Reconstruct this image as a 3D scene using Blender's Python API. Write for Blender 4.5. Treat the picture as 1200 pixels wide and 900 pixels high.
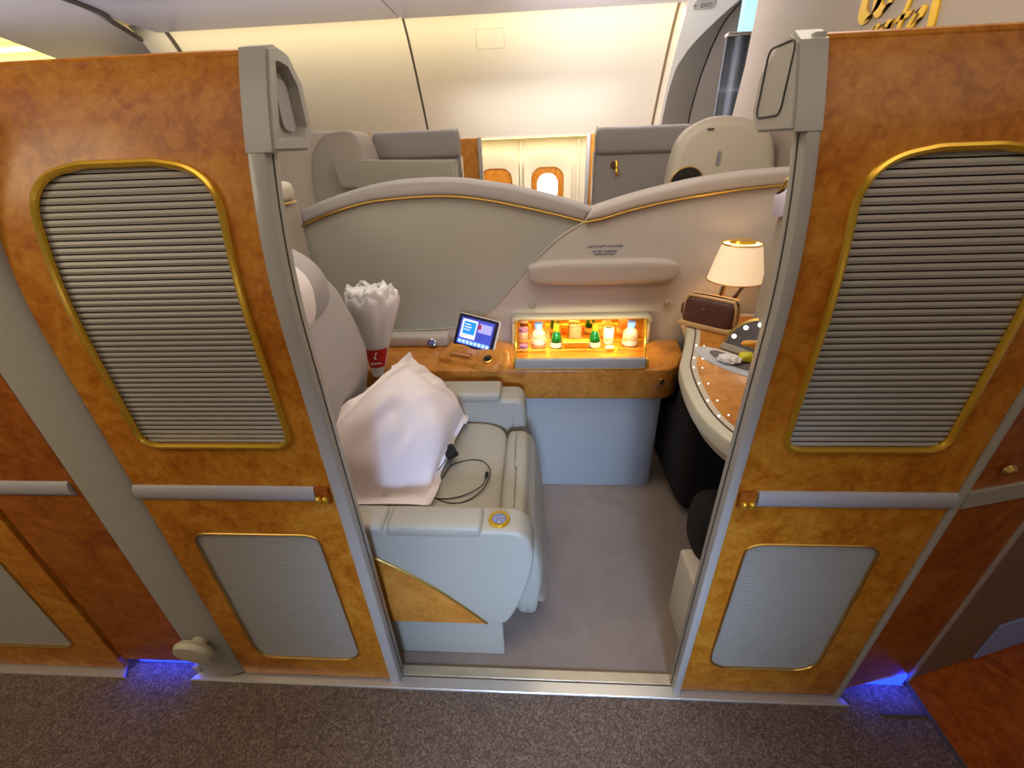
import bpy, bmesh, math, random
from math import sin, cos, pi, radians, sqrt
from mathutils import Vector, Matrix, noise
random.seed(7)
for o in list(bpy.data.objects): bpy.data.objects.remove(o)
SC = bpy.context.scene
COL = SC.collection

# ------------------------------------------------------------ camera
F_PX = 500.0
cd = bpy.data.cameras.new('camera'); cam = bpy.data.objects.new('camera', cd); COL.objects.link(cam)
cd.sensor_fit = 'HORIZONTAL'; cd.sensor_width = 36.0; cd.lens = 36.0 * F_PX / 1200.0
cd.clip_start = 0.02; cd.clip_end = 60
cam.matrix_world = Matrix.Translation((0, 0, 1.35)) @ (Matrix.Rotation(radians(4), 4, 'Z') @ Matrix.Rotation(radians(90 - 28.5), 4, 'X') @ Matrix.Rotation(radians(-2.2), 4, 'Z'))
SC.camera = cam

# ------------------------------------------------------------ world, exposure, lights
SC.view_settings.view_transform = 'Standard'; SC.view_settings.look = 'None'
SC.view_settings.gamma = 1.0; SC.view_settings.use_curve_mapping = False
SC.view_settings.exposure = 0.0
w = bpy.data.worlds.new('world'); SC.world = w; w.use_nodes = True
w.node_tree.nodes['Background'].inputs[0].default_value = (0.95, 0.92, 1.0, 1)
w.node_tree.nodes['Background'].inputs[1].default_value = 0.14

def area(name, loc, rot, size, power, col, sy=None, spread=None):
    l = bpy.data.lights.new(name, 'AREA'); l.energy = power; l.color = col; l.size = size
    if sy: l.shape = 'RECTANGLE'; l.size_y = sy
    if spread: l.spread = radians(spread)
    o = bpy.data.objects.new(name, l); COL.objects.link(o); o.location = loc
    o.rotation_euler = [radians(a) for a in rot]; return o
# cabin ceiling lamps, daylight through the windows of the near cabin side, cove strips, added fill lights
area('cabin_ceiling_light', (0.0, 1.30, 2.18), (0, 0, 0), 2.0, 17, (1.0, 0.90, 0.76), 0.7)
area('aisle_ceiling_light', (-0.1, 0.10, 2.19), (22, 0, 0), 3.4, 12, (1.0, 0.86, 0.70), 0.5)
area('daylight_near_windows', (0.15, -1.55, 1.30), (67, 0, 3), 0.5, 3.7, (0.42, 0.61, 1.0), 0.4, 33)
area('aisle_front_light', (-1.9, -0.2, 1.95), (28, 0, 8), 0.9, 12, (1.0, 0.84, 0.58), 0.5)
area('far_aisle_light', (0.2, 3.25, 2.15), (-12, 0, 0), 3.2, 12, (1.0, 0.88, 0.74), 0.5)
area('ceiling_fill', (-1.2, 3.2, 1.62), (180, 0, 0), 6.0, 10, (0.93, 0.90, 1.0), 0.3)  # unseen fill light added to brighten the ceiling from below
area('cove_wash', (-0.9, 3.93, 2.19), (42, 0, 0), 4.2, 10, (1.0, 0.83, 0.42), 0.06)
area('side_panel_wash', (-0.6, 3.2, 1.95), (78, 0, 0), 4.0, 4, (1.0, 0.93, 0.88), 0.2)
area('sidewall_wash', (-0.1, 4.66, 1.445), (14, 0, 0), 3.0, 5.5, (1.0, 0.84, 0.36), 0.06)
area('window_bay_light', (0.0, 4.0, 1.62), (40, 0, 0), 1.4, 5, (1.0, 0.95, 0.88), 0.3)
area('door_surround_fill', (0.2, 3.15, 1.70), (97, 0, -50), 0.5, 12, (0.95, 0.93, 1.0), 0.4)  # unseen light added to lift the dark door surround

# ------------------------------------------------------------ materials
def srgb(r, g, b):
    f = lambda c: ((c / 255 + 0.055) / 1.055) ** 2.4 if c > 10 else c / 255 / 12.92
    return (f(r), f(g), f(b), 1)
def mat(name, col, rough=0.5, metal=0.0, coat=0.0, emit=0.0, ecol=None, trans=0.0, ior=1.45, spec=0.5, bump=0.0, bscale=200, var=0.0, vscale=6, alpha=1.0, sheen=0.0):
    m = bpy.data.materials.new(name); m.use_nodes = True; nt = m.node_tree; b = nt.nodes['Principled BSDF']
    b.inputs['Base Color'].default_value = col; b.inputs['Roughness'].default_value = rough
    b.inputs['Metallic'].default_value = metal; b.inputs['Coat Weight'].default_value = coat
    b.inputs['Coat Roughness'].default_value = 0.12
    b.inputs['Specular IOR Level'].default_value = spec; b.inputs['IOR'].default_value = ior
    b.inputs['Transmission Weight'].default_value = trans; b.inputs['Alpha'].default_value = alpha
    b.inputs['Sheen Weight'].default_value = sheen
    if emit: b.inputs['Emission Color'].default_value = ecol or col; b.inputs['Emission Strength'].default_value = emit
    tc = None
    if bump or var:
        tc = nt.nodes.new('ShaderNodeTexCoord')
    if bump:
        n = nt.nodes.new('ShaderNodeTexNoise'); n.inputs['Scale'].default_value = bscale; n.inputs['Detail'].default_value = 3
        nt.links.new(tc.outputs['Object'], n.inputs['Vector'])
        bp = nt.nodes.new('ShaderNodeBump'); bp.inputs['Strength'].default_value = bump; bp.inputs['Distance'].default_value = 0.002
        nt.links.new(n.outputs['Fac'], bp.inputs['Height']); nt.links.new(bp.outputs['Normal'], b.inputs['Normal'])
    if var:
        n = nt.nodes.new('ShaderNodeTexNoise'); n.inputs['Scale'].default_value = vscale; n.inputs['Detail'].default_value = 4
        nt.links.new(tc.outputs['Object'], n.inputs['Vector'])
        r = nt.nodes.new('ShaderNodeValToRGB'); r.color_ramp.elements[0].position = 0.3; r.color_ramp.elements[1].position = 0.7
        r.color_ramp.elements[0].color = tuple(c * (1 - var) for c in col[:3]) + (1,)
        r.color_ramp.elements[1].color = tuple(min(1, c * (1 + var)) for c in col[:3]) + (1,)
        nt.links.new(n.outputs['Fac'], r.inputs['Fac']); nt.links.new(r.outputs['Color'], b.inputs['Base Color'])
    return m
def burl(name, dark, mid, light, rough=0.3, coat=0.5, seed=0.0):
    m = bpy.data.materials.new(name); m.use_nodes = True; nt = m.node_tree; b = nt.nodes['Principled BSDF']
    tc = nt.nodes.new('ShaderNodeTexCoord'); mp = nt.nodes.new('ShaderNodeMapping')
    mp.inputs['Location'].default_value = (seed, seed * 1.7, -seed)
    nt.links.new(tc.outputs['Object'], mp.inputs['Vector'])
    n1 = nt.nodes.new('ShaderNodeTexNoise'); n1.inputs['Scale'].default_value = 9; n1.inputs['Detail'].default_value = 7; n1.inputs['Roughness'].default_value = 0.62; n1.inputs['Distortion'].default_value = 1.3
    n2 = nt.nodes.new('ShaderNodeTexNoise'); n2.inputs['Scale'].default_value = 55; n2.inputs['Detail'].default_value = 5; n2.inputs['Distortion'].default_value = 0.9
    v = nt.nodes.new('ShaderNodeTexVoronoi'); v.inputs['Scale'].default_value = 38
    for n in (n1, n2, v): nt.links.new(mp.outputs['Vector'], n.inputs['Vector'])
    mx = nt.nodes.new('ShaderNodeMath'); mx.operation = 'MULTIPLY_ADD'; mx.inputs[1].default_value = 0.38
    nt.links.new(n2.outputs['Fac'], mx.inputs[0])
    m2 = nt.nodes.new('ShaderNodeMath'); m2.operation = 'MULTIPLY'; m2.inputs[1].default_value = 0.62
    nt.links.new(n1.outputs['Fac'], m2.inputs[0]); nt.links.new(m2.outputs[0], mx.inputs[2])
    r = nt.nodes.new('ShaderNodeValToRGB'); e = r.color_ramp.elements
    e[0].position = 0.38; e[0].color = dark; e[1].position = 0.62; e[1].color = light
    k = e.new(0.49); k.color = mid
    nt.links.new(mx.outputs[0], r.inputs['Fac'])
    # small knots
    r2 = nt.nodes.new('ShaderNodeValToRGB'); r2.color_ramp.elements[0].position = 0.02; r2.color_ramp.elements[0].color = (0.55, 0.5, 0.45, 1); r2.color_ramp.elements[1].position = 0.16; r2.color_ramp.elements[1].color = (1, 1, 1, 1)
    nt.links.new(v.outputs['Distance'], r2.inputs['Fac'])
    mm = nt.nodes.new('ShaderNodeMixRGB'); mm.blend_type = 'MULTIPLY'; mm.inputs['Fac'].default_value = 0.45
    nt.links.new(r.outputs['Color'], mm.inputs['Color1']); nt.links.new(r2.outputs['Color'], mm.inputs['Color2'])
    nt.links.new(mm.outputs['Color'], b.inputs['Base Color'])
    b.inputs['Roughness'].default_value = rough; b.inputs['Specular IOR Level'].default_value = 0.22; b.inputs['Coat Weight'].default_value = coat; b.inputs['Coat Roughness'].default_value = 0.15
    return m
def carpet_mat(name, dark, light, scale, bump=0.6, squiggle=True):
    m = bpy.data.materials.new(name); m.use_nodes = True; nt = m.node_tree; b = nt.nodes['Principled BSDF']
    tc = nt.nodes.new('ShaderNodeTexCoord')
    n = nt.nodes.new('ShaderNodeTexNoise'); n.inputs['Scale'].default_value = scale; n.inputs['Detail'].default_value = 2; n.inputs['Distortion'].default_value = 2.5
    nt.links.new(tc.outputs['Object'], n.inputs['Vector'])
    r = nt.nodes.new('ShaderNodeValToRGB'); e = r.color_ramp.elements
    if squiggle:
        e[0].position = 0.44; e[0].color = dark; e[1].position = 0.56; e[1].color = dark
        k = e.new(0.49); k.color = light; k = e.new(0.53); k.color = light
    else:
        e[0].position = 0.3; e[0].color = dark; e[1].position = 0.7; e[1].color = light
    nt.links.new(n.outputs['Fac'], r.inputs['Fac'])
    n2 = nt.nodes.new('ShaderNodeTexNoise'); n2.inputs['Scale'].default_value = 420; nt.links.new(tc.outputs['Object'], n2.inputs['Vector'])
    mm = nt.nodes.new('ShaderNodeMixRGB'); mm.blend_type = 'OVERLAY'; mm.inputs['Fac'].default_value = 0.55
    nt.links.new(r.outputs['Color'], mm.inputs['Color1']); nt.links.new(n2.outputs['Fac'], mm.inputs['Color2'])
    nt.links.new(mm.outputs['Color'], b.inputs['Base Color'])
    bp = nt.nodes.new('ShaderNodeBump'); bp.inputs['Strength'].default_value = bump; bp.inputs['Distance'].default_value = 0.004
    nt.links.new(n2.outputs['Fac'], bp.inputs['Height']); nt.links.new(bp.outputs['Normal'], b.inputs['Normal'])
    b.inputs['Roughness'].default_value = 0.95; b.inputs['Specular IOR Level'].default_value = 0.1
    return m

M = dict(
    burl=burl('burl_veneer', srgb(162, 90, 16), srgb(186, 114, 26), srgb(203, 138, 46), 0.36, 0.12),
    burl2=burl('burl_veneer_red', srgb(134, 66, 14), srgb(156, 84, 22), srgb(174, 102, 34), 0.36, 0.15, seed=3.0),
    burl3=burl('burl_console', srgb(172, 106, 36), srgb(194, 126, 48), srgb(208, 142, 60), seed=5.0),
    grey=mat('satin_grey_paint', srgb(172, 166, 156), 0.38, coat=0.2),
    grey_dark=mat('grey_shadow_gap', srgb(70, 66, 62), 0.6),
    slat=mat('shutter_slats', srgb(166, 158, 143), 0.4),
    slat_gap=mat('shutter_gap', srgb(58, 50, 42), 0.8),
    gold=mat('polished_gold', srgb(236, 186, 52), 0.22, metal=0.7, coat=0.4),
    gold_letter=mat('gold_lettering_paint', srgb(236, 190, 40), 0.35, metal=0.25, coat=0.3),
    gold_soft=mat('brushed_gold', srgb(214, 176, 96), 0.32, metal=1.0),
    chrome=mat('chrome', srgb(215, 215, 215), 0.15, metal=1.0),
    leather=mat('beige_grey_leather', srgb(168, 162, 147), 0.48, bump=0.25, bscale=260),
    leather2=mat('lavender_grey_leather', srgb(168, 162, 160), 0.5, bump=0.25, bscale=260),
    seam=mat('dark_seam', srgb(84, 78, 72), 0.7),
    plastic=mat('pale_cabin_plastic', srgb(206, 196, 178), 0.42),
    plastic2=mat('grey_beige_plastic', srgb(176, 165, 152), 0.45),
    partition=mat('partition_laminate', srgb(172, 170, 160), 0.42, coat=0.15, bump=0.08, bscale=420),
    partition2=mat('partition_fabric', srgb(182, 172, 164), 0.6, bump=0.2, bscale=500),
    cream=mat('cream_sidewall', srgb(226, 218, 204), 0.5),
    ceil=mat('ceiling_panel', srgb(192, 186, 194), 0.32),
    aisle=carpet_mat('aisle_carpet', srgb(102, 85, 75), srgb(142, 124, 110), 46),
    suitecarpet=carpet_mat('suite_carpet', srgb(140, 124, 112), srgb(150, 134, 122), 5, 0.5, False),
    alu=mat('brushed_aluminium', srgb(208, 202, 190), 0.35, metal=0.55),
    linen=mat('white_cotton', srgb(238, 226, 224), 0.85, bump=0.25, bscale=500, sheen=0.2),
    white=mat('white_paper', srgb(236, 232, 230), 0.7),
    film=mat('white_plastic_film', srgb(238, 234, 236), 0.25, bump=0.4, bscale=60),
    red=mat('red_label', srgb(212, 34, 28), 0.5),
    black=mat('black_plastic', srgb(26, 24, 24), 0.4),
    black_cloth=mat('black_cloth', srgb(24, 20, 18), 0.85, bump=0.5, bscale=150),
    brown=mat('dark_brown_leather', srgb(84, 50, 40), 0.5, bump=0.3, bscale=200),
    tan=mat('tan_leather_trim', srgb(206, 170, 120), 0.55),
    mirror=mat('mirror', srgb(240, 235, 225), 0.03, metal=1.0),
    gold_mirror=mat('gold_mirror', srgb(255, 214, 120), 0.12, metal=1.0),
    glass=mat('clear_glass', (0.95, 0.97, 1, 1), 0.02, trans=1.0, ior=1.4),
    green=mat('green_glass', srgb(20, 120, 40), 0.08, trans=0.6, coat=0.5),
    screenblue=mat('screen_backdrop', srgb(60, 70, 170), 0.2, emit=0.8, ecol=srgb(70, 80, 190)),
    scr_cyan=mat('screen_cyan', srgb(30, 130, 210), 0.2, emit=0.9, ecol=srgb(30, 140, 225)),
    scr_white=mat('screen_white', srgb(220, 225, 245), 0.2, emit=0.9, ecol=srgb(205, 212, 245)),
    scr_lav=mat('screen_lavender', srgb(170, 165, 225), 0.2, emit=0.8, ecol=srgb(160, 158, 225)),
    scr_bar=mat('screen_bar', srgb(90, 160, 230), 0.2, emit=0.9, ecol=srgb(80, 150, 235)),
    scr_red=mat('screen_red', srgb(170, 50, 60), 0.2, emit=0.7, ecol=srgb(170, 50, 60)),
    lampshade=mat('lit_fabric_shade', srgb(250, 232, 205), 0.8, emit=0.5, ecol=srgb(255, 214, 165)),
    bulb=mat('warm_bulb', srgb(255, 220, 150), 0.5, emit=12, ecol=srgb(255, 214, 140)),
    cove=mat('cove_glow', srgb(255, 225, 130), 0.5, emit=3.0, ecol=srgb(255, 226, 140)),
    blue_led=mat('blue_led', srgb(20, 40, 255), 0.5, emit=5, ecol=(0.01, 0.03, 1.0, 1)),
    daylight=mat('daylight_pane', (1, 1, 1, 1), 0.5, emit=3.0, ecol=(0.95, 0.97, 1, 1)),
    daylight_soft=mat('soft_daylight_pane', (1, 1, 1, 1), 0.5, emit=1.2, ecol=(0.8, 0.88, 1, 1)),
    cyanlight=mat('cyan_mood_light', srgb(130, 225, 250), 0.5, emit=1.0, ecol=srgb(120, 222, 250)),
    curtain=mat('slate_curtain', srgb(138, 144, 156), 0.9, bump=0.3, bscale=90),
    bulkhead=mat('bulkhead_panel', srgb(178, 164, 150), 0.5),
    ledwhite=mat('led_point', (1, 1, 1, 1), 0.5, emit=3.5, ecol=(1, 0.95, 0.85, 1)),
    yellow=mat('yellow_fruit', srgb(220, 215, 50), 0.4),
    orange=mat('orange_wrap', srgb(240, 170, 60), 0.4),
    purple=mat('purple_cap', srgb(150, 100, 150), 0.4),
    bluecap=mat('blue_cap', srgb(90, 130, 215), 0.35),
    pinkliquid=mat('pink_bottle_body', srgb(240, 195, 170), 0.15, trans=0.4, coat=0.6),
    darkglass=mat('dark_screen', srgb(40, 38, 38), 0.12, coat=1.0),
    lavender=mat('lavender_plastic', srgb(196, 186, 204), 0.4),
    ink=mat('blue_grey_print', srgb(96, 110, 150), 0.7),
    floorwood=burl('wood_floor_sheet', srgb(140, 62, 8), srgb(168, 80, 14), srgb(188, 98, 22), 0.35, 0.2, 8.0),
)

# ------------------------------------------------------------ mesh helpers
def B(): return bmesh.new()
def bx(bm, lo, hi, bev=0.0, seg=2):
    m = Matrix.Translation([(a + b) / 2 for a, b in zip(lo, hi)]) @ Matrix.Diagonal([abs(b - a) for a, b in zip(lo, hi)] + [1])
    t = bmesh.new(); bmesh.ops.create_cube(t, size=1, matrix=m)
    if bev: bmesh.ops.bevel(t, geom=t.edges[:], offset=bev, segments=seg, affect='EDGES', profile=0.5)
    merge(bm, t); return bm
def merge(bm, t, mtx=None):
    if mtx is not None: bmesh.ops.transform(t, matrix=mtx, verts=t.verts)
    me = bpy.data.meshes.new('t'); t.to_mesh(me); t.free(); bm.from_mesh(me); bpy.data.meshes.remove(me)
def prism(bm, pts, axis, a, b, bev=0.0, seg=2):
    """polygon pts (2D) extruded along axis from a to b; 2D order: x->(y,z) y->(x,z) z->(x,y)"""
    t = bmesh.new()
    def P(p, v):
        return {'x': (v, p[0], p[1]), 'y': (p[0], v, p[1]), 'z': (p[0], p[1], v)}[axis]
    va = [t.verts.new(P(p, a)) for p in pts]; vb = [t.verts.new(P(p, b)) for p in pts]
    t.faces.new(va); t.faces.new(vb[::-1]); n = len(pts)
    for i in range(n): t.faces.new((va[i], vb[i], vb[(i + 1) % n], va[(i + 1) % n]))
    bmesh.ops.recalc_face_normals(t, faces=t.faces[:])
    if bev:
        es = [e for e in t.edges if (e.verts[0] in va) == (e.verts[1] in va)]
        bmesh.ops.bevel(t, geom=es, offset=bev, segments=seg, affect='EDGES', profile=0.5)
    merge(bm, t); return bm
def tube(bm, pts, r, n=8, closed=False, caps=True):
    pts = [Vector(p) for p in pts]; N = len(pts); rings = []
    rr = r if isinstance(r, (list, tuple)) else [r] * N
    prev = None
    for i, p in enumerate(pts):
        if closed: d = pts[(i + 1) % N] - pts[i - 1]
        else: d = pts[min(i + 1, N - 1)] - pts[max(i - 1, 0)]
        d.normalize()
        if prev is None:
            u = d.orthogonal().normalized()
        else:
            u = (prev - d * prev.dot(d))
            u = u.normalized() if u.length > 1e-6 else d.orthogonal().normalized()
        prev = u; v = d.cross(u)
        rings.append([bm.verts.new(p + (u * cos(2 * pi * k / n) + v * sin(2 * pi * k / n)) * rr[i]) for k in range(n)])
    for i in range(N if closed else N - 1):
        a, b = rings[i], rings[(i + 1) % N]
        off = 0
        if closed and i == N - 1:
            off = min(range(n), key=lambda s: (a[0].co - b[s].co).length)
        for k in range(n): bm.faces.new((a[k], a[(k + 1) % n], b[(k + 1 + off) % n], b[(k + off) % n]))
    if caps and not closed: bm.faces.new(rings[0][::-1]); bm.faces.new(rings[-1])
    return bm
def lathe(bm, prof_, c=(0, 0, 0), n=24, mtx=None):
    t = bmesh.new(); rings = []
    for (r, z) in prof_:
        rings.append([t.verts.new((r * cos(2 * pi * k / n), r * sin(2 * pi * k / n), z)) for k in range(n)] if r > 1e-5 else [t.verts.new((0, 0, z))])
    for a, b in zip(rings, rings[1:]):
        for k in range(n):
            j = (k + 1) % n
            if len(a) > 1 and len(b) > 1: t.faces.new((a[k], a[j], b[j], b[k]))
            elif len(a) > 1: t.faces.new((a[k], a[j], b[0]))
            elif len(b) > 1: t.faces.new((a[0], b[j], b[k]))
    bmesh.ops.recalc_face_normals(t, faces=t.faces[:])
    merge(bm, t, Matrix.Translation(c) @ (mtx or Matrix.Identity(4))); return bm
def sq(bm, c, s, p=5.0, n=10, fn=None, mtx=None):
    """rounded box (superquadric) centre c, full size s, optional deform fn(Vector unit)->Vector world offset"""
    t = bmesh.new(); bmesh.ops.create_cube(t, size=2)
    bmesh.ops.subdivide_edges(t, edges=t.edges[:], cuts=n - 1, use_grid_fill=True)
    for v in t.verts:
        k = (abs(v.co.x) ** p + abs(v.co.y) ** p + abs(v.co.z) ** p) ** (1 / p)
        q = v.co / k
        wv = Vector((q.x * s[0] / 2, q.y * s[1] / 2, q.z * s[2] / 2))
        if fn: wv = fn(q, wv)
        v.co = wv
    merge(bm, t, Matrix.Translation(c) @ (mtx or Matrix.Identity(4))); return bm
def rrect(x0, x1, y0, y1, r, n=6):
    """rounded rectangle points; r single or (bl, br, tr, tl)"""
    if not isinstance(r, (list, tuple)): r = (r,) * 4
    out = []
    for (cx, cy, a0, rr) in ((x0 + r[0], y0 + r[0], pi, r[0]), (x1 - r[1], y0 + r[1], 1.5 * pi, r[1]), (x1 - r[2], y1 - r[2], 0, r[2]), (x0 + r[3], y1 - r[3], 0.5 * pi, r[3])):
        for k in range(n + 1):
            a = a0 + pi / 2 * k / n; out.append((cx + rr * cos(a), cy + rr * sin(a)))
    return out
def obj(name, bm, m, parent=None, smooth=True, ang=35, label=None, kind=None):
    me = bpy.data.meshes.new(name); bmesh.ops.recalc_face_normals(bm, faces=bm.faces[:]) if False else None
    bm.to_mesh(me); bm.free()
    ms = m if isinstance(m, (list, tuple)) else [m]
    for k in ms: me.materials.append(M[k] if isinstance(k, str) else k)
    if smooth:
        for p in me.polygons: p.use_smooth = True
        me.set_sharp_from_angle(angle=radians(ang))
    o = bpy.data.objects.new(name, me); COL.objects.link(o)
    if parent is not None:
        o.parent = parent
        o.matrix_parent_inverse = parent.matrix_world.inverted() if parent.type != 'EMPTY' else Matrix.Translation(-Vector(parent.location))
    if label: o['label'] = label
    if kind: o['kind'] = kind
    return o
def thing(name, label, cat, loc=(0, 0, 0), group=None):
    o = bpy.data.objects.new(name, None); COL.objects.link(o); o.location = loc; o.empty_display_size = 0.05
    o['label'] = label; o['category'] = cat
    if group: o['group'] = group
    return o
def tag(o, label, cat, group=None):
    o['label'] = label; o['category'] = cat
    if group: o['group'] = group
    return o
def struct(name, bm, m, label=None, cat=None, smooth=True):
    o = obj(name, bm, m, smooth=smooth); o['kind'] = 'structure'
    if label: o['label'] = label
    o['category'] = cat or name.split('_')[0]
    return o
def text_bm(s, size, mtx, ext=0.0008, shear=0.0, offset=0.0):
    c = bpy.data.curves.new('t', 'FONT'); c.body = s; c.size = size; c.extrude = ext; c.align_x = 'CENTER'; c.align_y = 'CENTER'; c.shear = shear; c.offset = offset; c.resolution_u = 3
    o = bpy.data.objects.new('t', c); COL.objects.link(o)
    dg = bpy.context.evaluated_depsgraph_get(); me = bpy.data.meshes.new_from_object(o.evaluated_get(dg))
    bm = bmesh.new(); bm.from_mesh(me); bmesh.ops.transform(bm, matrix=mtx, verts=bm.verts)
    bpy.data.objects.remove(o); bpy.data.curves.remove(c); bpy.data.meshes.remove(me); return bm
FACE_NEG_Y = Matrix.Rotation(radians(90), 4, 'X')          # text reading towards -Y
def smoothpath(pts, sub=6, closed=False):
    pts = [Vector(p) for p in pts]; N = len(pts); out = []
    rng = range(N) if closed else range(N - 1)
    for i in rng:
        p0 = pts[i - 1] if (closed or i > 0) else pts[0]; p1 = pts[i]; p2 = pts[(i + 1) % N]
        p3 = pts[(i + 2) % N] if (closed or i + 2 < N) else pts[-1]
        for k in range(sub):
            t = k / sub
            out.append(0.5 * ((2 * p1) + (p2 - p0) * t + (2 * p0 - 5 * p1 + 4 * p2 - p3) * t * t + (3 * p1 - p0 - 3 * p2 + p3) * t ** 3))
    if not closed: out.append(pts[-1])
    return out
def nib(bm, pts, w, ang, d, mtx, wmin=0.25):
    """broad-nib lettering stroke, extruded by d"""
    pts = smoothpath([(p[0], p[1], 0) for p in pts], 6); nv = Vector((cos(ang), sin(ang), 0)) * w / 2
    t = bmesh.new(); L = []
    for i, p in enumerate(pts):
        dd = (pts[min(i + 1, len(pts) - 1)] - pts[max(i - 1, 0)]).normalized(); pv = Vector((-dd.y, dd.x, 0)) * w * wmin / 2
        if pv.dot(nv) < 0: pv = -pv
        a = p + nv + pv; b = p - nv - pv
        L.append([t.verts.new(a), t.verts.new(b), t.verts.new(b + Vector((0, 0, d))), t.verts.new(a + Vector((0, 0, d)))])
    for A, Bq in zip(L, L[1:]):
        for k in range(4): t.faces.new((A[k], A[(k + 1) % 4], Bq[(k + 1) % 4], Bq[k]))
    t.faces.new(L[0][::-1]); t.faces.new(L[-1])
    bmesh.ops.recalc_face_normals(t, faces=t.faces[:]); merge(bm, t, mtx)

# ------------------------------------------------------------ suite wall profile (leans in towards the top)
def prof(z): return 0.66 + (0.10 * ((z - 1.08) / 0.41) ** 2 if z > 1.08 else 0.0)
def zrows(z0, z1, extra=()):
    s = {round(z0, 4), round(z1, 4)}; z = z0
    n = max(1, int((z1 - z0) / 0.02))
    for k in range(n + 1): s.add(round(z0 + (z1 - z0) * k / n, 4))
    for e in extra:
        if z0 < e < z1: s.add(round(e, 4))
    return sorted(s)
def slab(bm, segs, z0, z1, off, th, f=prof, rows=None):
    """segs(z_mid)-> function giving list of (xa(z), xb(z)) callables"""
    rows = rows or zrows(z0, z1)
    for za, zb in zip(rows, rows[1:]):
        zm = (za + zb) / 2
        for (fa, fb) in segs(zm):
            q = [(fa(za), za), (fb(za), za), (fb(zb), zb), (fa(zb), zb)]
            if abs(q[0][0] - q[1][0]) < 1e-5 and abs(q[2][0] - q[3][0]) < 1e-5: continue
            fr = [bm.verts.new((x, f(z) + off, z)) for x, z in q]; bk = [bm.verts.new((x, f(z) + off + th, z)) for x, z in q]
            bm.faces.new(fr); bm.faces.new(bk[::-1])
            for i in range(4):
                j = (i + 1) % 4; bm.faces.new((fr[j], fr[i], bk[i], bk[j]))
def post_prism(bm, x0, x1, z0, z1, off, th, bev=0.0):
    zz = [z0] + [1.08 + (z1 - 1.08) * k / 16 for k in range(17)] if z1 > 1.08 else [z0, z1]
    poly = [(prof(z) + off, z) for z in zz] + [(prof(z) + off + th, z) for z in zz[::-1]]
    prism(bm, poly, 'x', x0, x1, bev, 2)
def resample(pts, d):
    pts = [Vector(p) for p in pts]; pts = [p for i, p in enumerate(pts) if (p - pts[i - 1]).length > 1e-5]
    L = [0.0]
    for i in range(len(pts)): L.append(L[-1] + (pts[(i + 1) % len(pts)] - pts[i]).length)
    n = int(L[-1] / d); out = []; j = 0
    for k in range(n):
        t = L[-1] * k / n
        while L[j + 1] < t: j += 1
        f = (t - L[j]) / (L[j + 1] - L[j]); out.append(pts[j].lerp(pts[(j + 1) % len(pts)], f))
    for _ in range(2): out = [(out[i - 1] + out[i] * 2 + out[(i + 1) % n]) / 4 for i in range(n)]
    return out
class Win:
    def __init__(s, x0, x1, z0, z1, rt, rb, taper=0.0): s.x0, s.x1, s.z0, s.z1, s.rt, s.rb, s.tp = x0, x1, z0, z1, rt, rb, taper
    def inset(s, z):
        e = 0
        if z > s.z1 - s.rt: d = min(s.rt, z - (s.z1 - s.rt)); rx = min(s.rt * 1.18, (s.x1 - s.x0) * 0.44); e = rx * (1 - (max(0, 1 - (d / s.rt) ** 2.3)) ** (1 / 2.3))
        if z < s.z0 + s.rb: d = min(s.rb, (s.z0 + s.rb) - z); e = s.rb - sqrt(max(0, s.rb ** 2 - d ** 2))
        return e
    def xl(s, z): return s.x0 + s.inset(z)
    def xr(s, z): return s.x1 - s.inset(z)
    def outline(s, off, grow=0.0):
        n = 14; zs = [s.z0 + s.rb * (1 - cos(pi / 2 * k / 6)) for k in range(7)]
        zt = [s.z1 - s.rt + s.rt * sin(pi / 2 * k / 22) ** 0.9 for k in range(23)]
        mid = [s.z0 + s.rb + (s.z1 - s.rt - s.z0 - s.rb) * k / n for k in range(1, n)]
        zz = zs + mid + zt
        right = [(s.xr(z) + grow, z) for z in zz]; left = [(s.xl(z) - grow, z) for z in zz][::-1]
        out = []
        for x, z in right + left:
            zz_ = z + (grow if z >= s.z1 - 1e-4 else (-grow if z <= s.z0 + 1e-4 else 0))
            out.append((x, prof(zz_) + off, zz_))
        return out
def shutter(W, pitch, off, depth, gap):
    bm = B(); z = W.z1; n = int((W.z1 - W.z0) / pitch); pitch = (W.z1 - W.z0) / n
    # rounded slats: rows of strips
    prof_pts = [(0.0, 0.0), (gap, 0.0), (gap, 1.0), (0.5 * (1 + gap), 1.15), (1.0, 1.0), (1.0, 0.0)]
    for i in range(n):
        zb = W.z0 + i * pitch; prev = None
        for (t, d) in prof_pts:
            zz = zb + t * pitch; zc = min(max(zz, W.z0 + 1e-4), W.z1 - 1e-4)
            y = prof(zz) + off + depth * (1 - d)
            cur = (bm.verts.new((W.xl(zc), y, zz)), bm.verts.new((W.xr(zc), y, zz)))
            if prev:
                f_ = bm.faces.new((prev[0], prev[1], cur[1], cur[0]))
                f_.material_index = 1 if (prev[2] == 0.0 and d == 0.0) or (prev[2] != d and (prev[2] == 0.0 or d == 0.0)) else 0
            prev = cur + (d,)
    return bm
ZT = 1.487
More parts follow.
